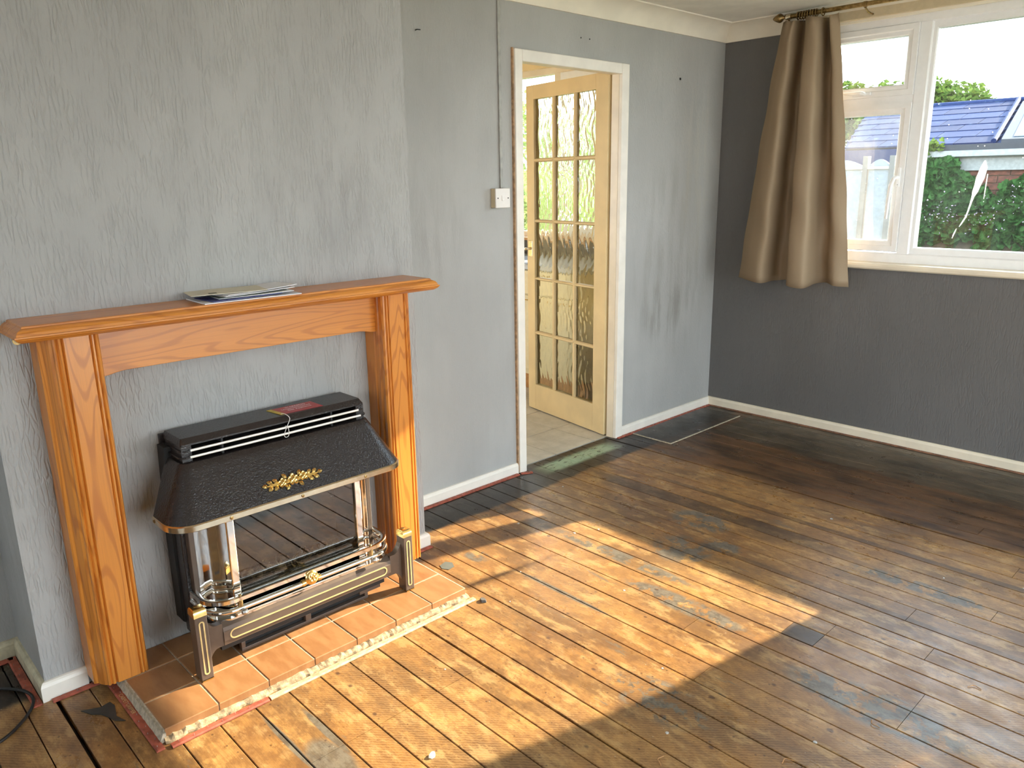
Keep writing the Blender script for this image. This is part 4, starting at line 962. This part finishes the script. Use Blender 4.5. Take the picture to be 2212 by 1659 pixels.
for (x, y) in ((.69, -2.10), (.74, -2.0), (1.52, -2.62), (2.16, -1.30), (1.14, -2.33), (1.93, -1.42), (.77, -2.50), (.9, -2.68), (1.7, -2.85), (2.0, -2.6), (1.05, -3.1), (.45, -2.2), (.3, -1.75), (1.4, -1.2), (.1, -.5), (.2, -.62), (.14, -.38), (.22, -.3)):
    scrap(x, y, random.uniform(.003, .008), random.uniform(.001, .003), M['dropping'], 'plaster_crumb', 'tiny white plaster crumb scattered on the floorboards', 'crumb', 'tiny plaster crumbs on the floor', 6)
random.seed(21)
for k in range(4):
    x, y = ((1.98, -2.72), (2.08, -2.42), (2.22, -2.05), (1.75, -2.95))[k]; a = (1.1, 2.6, .4, 2.0)[k]; pts = []
    for j in range(6): u = j/5-.5; pts.append((x+u*.035*math.cos(a)-.006*math.cos(6*u)*math.sin(a), y+u*.035*math.sin(a)+.006*math.cos(6*u)*math.cos(a), .0015+.002*(1-4*u*u)))
    tag(part('wood_splinter', MB().tube(pts, .0012, 5), M['pwood']), ['brown splinter on the blue-sheened boards, leftmost of the pair', 'brown splinter beside the board end at the lower right', 'brown splinter nearest the right edge of the photo', 'brown splinter nearest the bottom edge of the photo'][k], 'splinter', 'wood splinters')

# ------------------------------------------------------------------ curtain pole, rings, curtains
pole = thing('curtain_pole', 'aged brass curtain pole with an acorn finial above the window', 'curtain pole', (1.75, -.13, 2.300))
PY, PZ = -.13, 2.300
part('rod', MB().tube([(.455, PY, PZ), (3.05, PY, PZ)], .0115, 14), M['brass_old'], pole, smooth=True)
part('finial', MB().lathe([(.0135, 0), (.015, .004), (.008, .012), (.011, .022), (.019, .028), (.024, .038), (.0235, .045), (.017, .060), (.009, .074), (.004, .080), (.001, .082)], (.452, PY, PZ), (-1, 0, 0), 18), M['brass_old'], pole, smooth=True)
part('end_collar', MB().tube([(.45, PY, PZ), (.478, PY, PZ)], .0145, 14), M['trim'], pole, smooth=True)
for x in (.462, .875):
    bk = part('bracket', MB().tube([(x, 0, PZ-.035), (x, -.06, PZ-.035), (x, -.10, PZ-.03), (x, PY, PZ-.014)], .005, 8), M['brass_old'], pole, smooth=True)
    part('bracket_plate', MB().lathe([(.016, 0), (.016, .003), (.010, .005)], (x, -.0005, PZ-.035), (0, -1, 0), 14), M['brass_old'], bk, smooth=True)
    part('bracket_cup', MB().tube([(x-.008, PY, PZ), (x+.008, PY, PZ)], .0138, 14), M['brass_old'], bk, smooth=True)
top_c = [(.435, -.13), (.485, -.17), (.522, -.175), (.530, -.08), (.550, -.07), (.568, -.08), (.585, -.175), (.655, -.185), (.662, -.08), (.690, -.07), (.710, -.165), (.748, -.15)]
bot_c = [(.235, -.10), (.33, -.175), (.435, -.20), (.452, -.06), (.50, -.035), (.575, -.06), (.598, -.20), (.70, -.215), (.712, -.085), (.76, -.06), (.835, -.12), (.902, -.085)]
def cat(P_, s):
    n = len(P_)-1; i = min(int(s*n), n-1); t_ = s*n-i; g = lambda k: Vector(P_[max(0, min(n, k))])
    p0, p1, p2, p3 = g(i-1), g(i), g(i+1), g(i+2)
    return .5*((2*p1)+(p2-p0)*t_+(2*p0-5*p1+4*p2-p3)*t_*t_+(3*p1-p0-3*p2+p3)*t_**3)
def curtain_mesh(tp, bt, z0=.872, z1=2.272, nu=150, nv=40):
    mb = MB(); vs_ = []
    for j in range(nv+1):
        v = j/nv; e = (1-v)**.85
        for i in range(nu+1):
            s = i/nu; a = cat(tp, s); b = cat(bt, s); q = a.lerp(b, e)
            pin = max(0, (v-.93)/.07); q.y += .006*pin*math.sin(s*60)
            z = z0+(z1-z0)*v+(.006*math.sin(s*17)*(1-v)+.010*math.sin(s*25+1)*max(0, v-.9)*10*.6)
            z -= (.02*(1-v))*max(0, -(q.y+.1))*5
            vs_.append((q.x+.002*math.sin(v*30+s*9), q.y+.0035*math.sin(v*21+s*26), z))
    fs = [(j*(nu+1)+i, j*(nu+1)+i+1, (j+1)*(nu+1)+i+1, (j+1)*(nu+1)+i) for j in range(nv) for i in range(nu)]
    return mb.add(vs_, fs)
cu = tag(part('curtain', curtain_mesh(top_c, bot_c), M['curtain'], smooth=True, solid=.0022, angle=180), 'short tan pleated curtain hanging flared at the left side of the window', 'curtain')
mir = lambda P_, off: [(off-x, y) for x, y in P_]
bt2 = mir(bot_c, 3.09); tp2 = mir(top_c, 3.21)
tag(part('curtain', curtain_mesh(tp2, bt2), M['curtain'], smooth=True, solid=.0022, angle=180), 'matching tan curtain at the far right side of the window, outside the frame', 'curtain')
ringx = [.518, .534, .548, .562, .577, .592, .606, .620, .655]
proto_me = None
labs = ['aged brass curtain ring nearest the finial']+[f'aged brass curtain ring, {w_} from the finial in the bunch' for w_ in ('second', 'third', 'fourth', 'fifth', 'sixth', 'seventh', 'eighth')]+['lone brass curtain ring right of the bunch']
first = None
for k, x in enumerate(ringx):
    if first is None:
        first = thing('curtain_ring', labs[0], 'curtain ring', (x, PY, PZ-.003), 'brass curtain rings')
        part('ring', MB().tube([(x, PY+.0185*math.cos(2*PI*i/20), PZ-.003+.0185*math.sin(2*PI*i/20)) for i in range(20)], .0034, 6, closed=True), M['brass_old'], first, smooth=True)
        part('eyelet', MB().tube([(x, PY+.004*math.cos(2*PI*i/10), PZ-.030+.004*math.sin(2*PI*i/10)) for i in range(10)], .0012, 5, closed=True), M['steel'], first, smooth=True)
    else:
        r = first.copy(); COL.objects.link(r); r.location = (x, PY, PZ-.003); r['label'] = labs[k]
        for ch in list(first.children): c2 = ch.copy(); COL.objects.link(c2); c2.parent = r

# ------------------------------------------------------------------ outside
tag(part('lawn', MB().box((-40, .22, -.45), (40, 60, -.40)), M['grass']), 'green lawn outside', 'lawn')['kind'] = 'structure'
tag(part('paving', MB().box((-30, -30, -.45), (30, .21, -.40)), plain('pale bounce paving', (.50, .47, .42), .9, var=.06, nscale=2)), 'unseen paved ground, made pale to bounce light into the rooms', 'ground')['kind'] = 'structure'  # out of view, made pale to bounce sunlight up to the ceiling
gar = thing('garage', 'neighbouring brick outbuilding with a blue-grey slate roof and white fascia', 'garage', (.5, 5.3, -.4))
bw = part('brick_wall', MB().box((-.75, 5.012, -.4), (3.5, 6.2, 1.62)), M['brick_mortar'], gar)
proto = None
for r in range(12):
    z = .62+.075*r
    for c in range(11):
        x = -.72+.225*c+(.1125 if r % 2 else 0)
        if x > 1.3: continue
        o = part('brick', MB().box((x, 5.0, z), (x+.215, 5.03, z+.065)), M['brick'], bw, loc=(x, 5.0, z)) if proto is None else None
        if proto is None: proto = o; continue
        o = proto.copy(); COL.objects.link(o); o.parent = bw; o.location = Vector((x, 5.0-.003*random.random(), z))-wloc(bw)
part('fascia', MB().box((-.72, 4.965, 1.495), (3.5, 5.0, 1.635)), M['ext_white'], gar)
part('gutter', MB().prism([(4.90, 1.640), (4.905, 1.700), (4.965, 1.700), (4.965, 1.635), (4.93, 1.628)], -.72, 3.5, lambda a, b, d: (d, a, b)), M['ext_white'], gar)
part('felt_edge', MB().box((-.50, 4.93, 1.700), (3.5, 4.99, 1.762)), M['felt'], gar)
part('flat_roof', MB().box((-.75, 4.99, 1.70), (3.5, 6.05, 1.745)), M['ext_white'], gar)
part('base_board', MB().box((-.75, 4.95, .68), (3.5, 4.995, .775)), M['fence'], gar)
ZE, ZR, YE, YR = 1.80, 2.395, 6.0, 8.0
def rfz(y): return ZE+(ZR-ZE)*(y-YE)/(YR-YE)
rf = part('roof', MB().add([(-1.93, YE, ZE-.03), (3.5, YE, ZE-.03), (3.5, YR, ZR-.03), (-2.50, YR, ZR-.03), (-1.93, YE, ZE-.3), (3.5, YE, ZE-.3), (3.5, YR, ZE-.3), (-2.50, YR, ZE-.3)], [(0, 1, 2, 3), (7, 6, 5, 4), (0, 4, 5, 1), (1, 5, 6, 2), (2, 6, 7, 3), (3, 7, 4, 0)]), M['slate'], gar)
for r in range(7):
    y0 = YE+r*(YR-YE)/7; y1 = y0+(YR-YE)/7+.03; z0 = rfz(y0)+.012; z1 = rfz(y1)+.004
    xl = -1.93-.57*(y0-YE)/2; xr = -.19-.33*(y0-YE)/2; x = xl-(.22 if r % 2 else 0)
    while x < xr:
        a, b = max(x, xl)+.004, min(x+.44, xr)-.004
        if b-a > .05:
            part('slate', MB().add([(a, y0, z0), (b, y0, z0), (b, y1, z1), (a, y1, z1), (a, y0, z0-.02), (b, y0, z0-.02), (b, y1, z1-.02), (a, y1, z1-.02)], [(0, 1, 2, 3), (7, 6, 5, 4), (0, 4, 5, 1), (1, 5, 6, 2), (2, 6, 7, 3), (3, 7, 4, 0)]), M['slate'], rf, loc=(a, y0, z0))
        x += .44
part('ridge', MB().tube([(-2.55, YR, ZR+.0), (3.5, YR, ZR+.0)], .04, 8), M['slate'], gar)
part('hip_flashing', MB().tube([(-.19, YE, ZE+.02), (-.52, YR, ZR+.02)], .03, 8), M['slate'], gar)
rw = part('roof_window', MB().add([(-.12, 6.02, rfz(6.02)+.03), (1.1, 6.02, rfz(6.02)+.03), (.8, 7.8, rfz(7.8)+.03), (-.42, 7.8, rfz(7.8)+.03), (-.12, 6.02, rfz(6.02)-.03), (1.1, 6.02, rfz(6.02)-.03), (.8, 7.8, rfz(7.8)-.03), (-.42, 7.8, rfz(7.8)-.03)], [(0, 1, 2, 3), (7, 6, 5, 4), (0, 4, 5, 1), (1, 5, 6, 2), (2, 6, 7, 3), (3, 7, 4, 0)]), M['felt'], gar)
part('pane', MB().add([(-.02, 6.1, rfz(6.1)+.034), (1.0, 6.1, rfz(6.1)+.034), (.72, 7.7, rfz(7.7)+.034), (-.30, 7.7, rfz(7.7)+.034)], [(0, 1, 2, 3)]), plain('pale roof glass', (.10, .22, .38), .15), rw, solid=.004)

def leaves(n, gen, size, mt, name, parent=None, heart=False):
    mb = MB(); V = []; F = []
    for _ in range(n):
        p_, nv = gen(); s = size*random.uniform(.6, 1.3); nv = (Vector(nv)+Vector((random.gauss(0, .6), random.gauss(0, .6), random.gauss(0, .6)))).normalized()
        a = nv.orthogonal().normalized(); a.rotate(Matrix.Rotation(random.uniform(0, 2*PI), 3, nv)); b = nv.cross(a); p_ = Vector(p_); o = len(V)
        if heart: V += [p_-a*s*.35, p_-a*s*.5+b*s*.25, p_-a*s*.15+b*s*.5, p_+a*s*.6+nv*s*.08, p_-a*s*.15-b*s*.5, p_-a*s*.5-b*s*.25]; F += [(o, o+3, o+2, o+1), (o, o+5, o+4, o+3)]
        else: V += [p_-a*s*.5, p_+b*s*.28, p_+a*s*.5, p_-b*s*.28]; F += [(o, o+1, o+2, o+3)]
    me = bpy.data.meshes.new(name); me.from_pydata([tuple(v) for v in V], [], F); me.materials.append(mt)
    o = bpy.data.objects.new(name, me); COL.objects.link(o); return o
random.seed(3)
def iv():
    while True:
        x = random.uniform(-.72, 2.2); z = random.uniform(.70, 1.62)
        top_ = 1.64 if x < -.2 else (1.45+.03*math.sin(x*30) if x < -.02 else (1.27+.05*math.sin(x*22) if x < .26 else 1.42+.05*math.sin(x*15)))
        if z < top_ and not (z < .80 and random.random() < .8): return (x, 4.985-random.uniform(.02, .12), z), (0, -1, .25)
ivy = leaves(4200, iv, .095, M['ivy'], 'ivy', heart=True); tag(ivy, 'green climbing ivy covering the outbuilding brick wall outside the window', 'ivy', kind='stuff')
def bl(): x = random.uniform(-.5, 1.6); return (x, 4.84-random.uniform(0, .03), random.gauss(1.05, .10) if x < .35 else random.gauss(1.2, .1)), (0, -1, 0)
bm_ = leaves(230, bl, .022, M['bloom'], 'blossom'); tag(bm_, 'tiny pale pink blossoms dotted over the ivy', 'blossom', kind='stuff')
tag(leaves(60, lambda: ((random.gauss(-.47, .06), 4.9+random.uniform(-.04, .04), random.gauss(1.76, .03)), (0, -1, .5)), .05, M['tree'], 'gutter_weed', heart=True), 'tuft of weed growing in the left end of the gutter', 'weed', kind='stuff')

def tree(name, lab, base, blobs, n, size, mt, trunk_r=.12):
    t_ = thing(name, lab, 'tree' if 'tree' in name else 'hedge', base)
    def g():
        c, r = random.choice(blobs); d = Vector((random.gauss(0, 1), random.gauss(0, 1), random.gauss(0, 1))).normalized()*random.uniform(.55, 1.05)
        return (c[0]+d.x*r[0], c[1]+d.y*r[1], c[2]+d.z*r[2]), d
    o = leaves(n, g, size, mt, 'foliage'); o['kind'] = 'stuff'; o.parent = t_; o.location = -Vector(base)
    part('trunk', MB().tube([base, (base[0]+.05, base[1], base[2]+1.2), (base[0], base[1], blobs[0][0][2])], [trunk_r, trunk_r*.8, trunk_r*.5], 8), M['bark'], t_)
tree('garden_tree', 'leafy yellow-green tree rising behind the slate roof', (-4.2, 14, -.4), [((-4.6, 14, 2.6), (.9, .8, .80)), ((-3.9, 14, 2.6), (.85, .8, .85)), ((-3.3, 14.2, 2.5), (.8, .7, .80)), ((-2.75, 14, 2.25), (.6, .6, .70)), ((-5.6, 14.2, 2.8), (.7, .7, .7)), ((-6.4, 14.2, 2.9), (.6, .7, .6))], 14000, .16, M['tree'])
tree('garden_hedge', 'bright bushy hedge seen through the kitchen window', (-4.3, 3.0, -.4), [((-3.6, 3.0, .6), (.7, .5, .9)), ((-4.4, 3.0, .7), (.8, .5, 1.0)), ((-5.2, 3.2, .8), (.8, .5, 1.0)), ((-2.8, 3.0, .4), (.6, .5, .8)), ((-6.0, 3.4, .9), (.9, .6, 1.1))], 9000, .10, M['hedge'])
tree('tall_tree', 'hazy tall tree beyond the kitchen window', (-9.5, 9, -.4), [((-9.0, 9, 1.8), (1.5, 1, 1.5)), ((-11, 9.4, 2.0), (1.5, 1, 1.5)), ((-7.4, 9, 1.2), (1.2, 1, 1.2))], 5000, .2, M['hedge'])

# pale garden shed of light panels left of the ivy
shed = thing('garden_shed', 'pale blue-white panelled garden shed with rounded roof outside the casement', 'shed', (-.6, 3.3, -.4))
def arc_top(x0, x1, z0, rise, n=10): return [(x0+(x1-x0)*i/n, z0+rise*math.sin(PI*i/n)) for i in range(n+1)]
for (a, b) in ((-1.45, -.78), (-.76, -.385), (-.325, -.14)):
    prof = [(b, -.4), (a, -.4)]+arc_top(a, b, 1.545, .055); part('panel', MB().prism(prof, 3.0, 3.03, lambda p_, q_, d: (p_, d, q_)), M['panel'], shed)
for x in (-.77, -.355, -.12): part('post', MB().box((x-.022, 2.98, -.4), (x+.022, 3.05, 1.63)), M['shed_post'], shed)
part('rail', MB().box((-1.45, 2.985, 1.515), (-.06, 3.0, 1.54)), M['ext_white'], shed)
part('side_wall', MB().box((-1.45, 3.03, -.4), (-1.40, 4.2, 1.5)), M['panel'], shed)
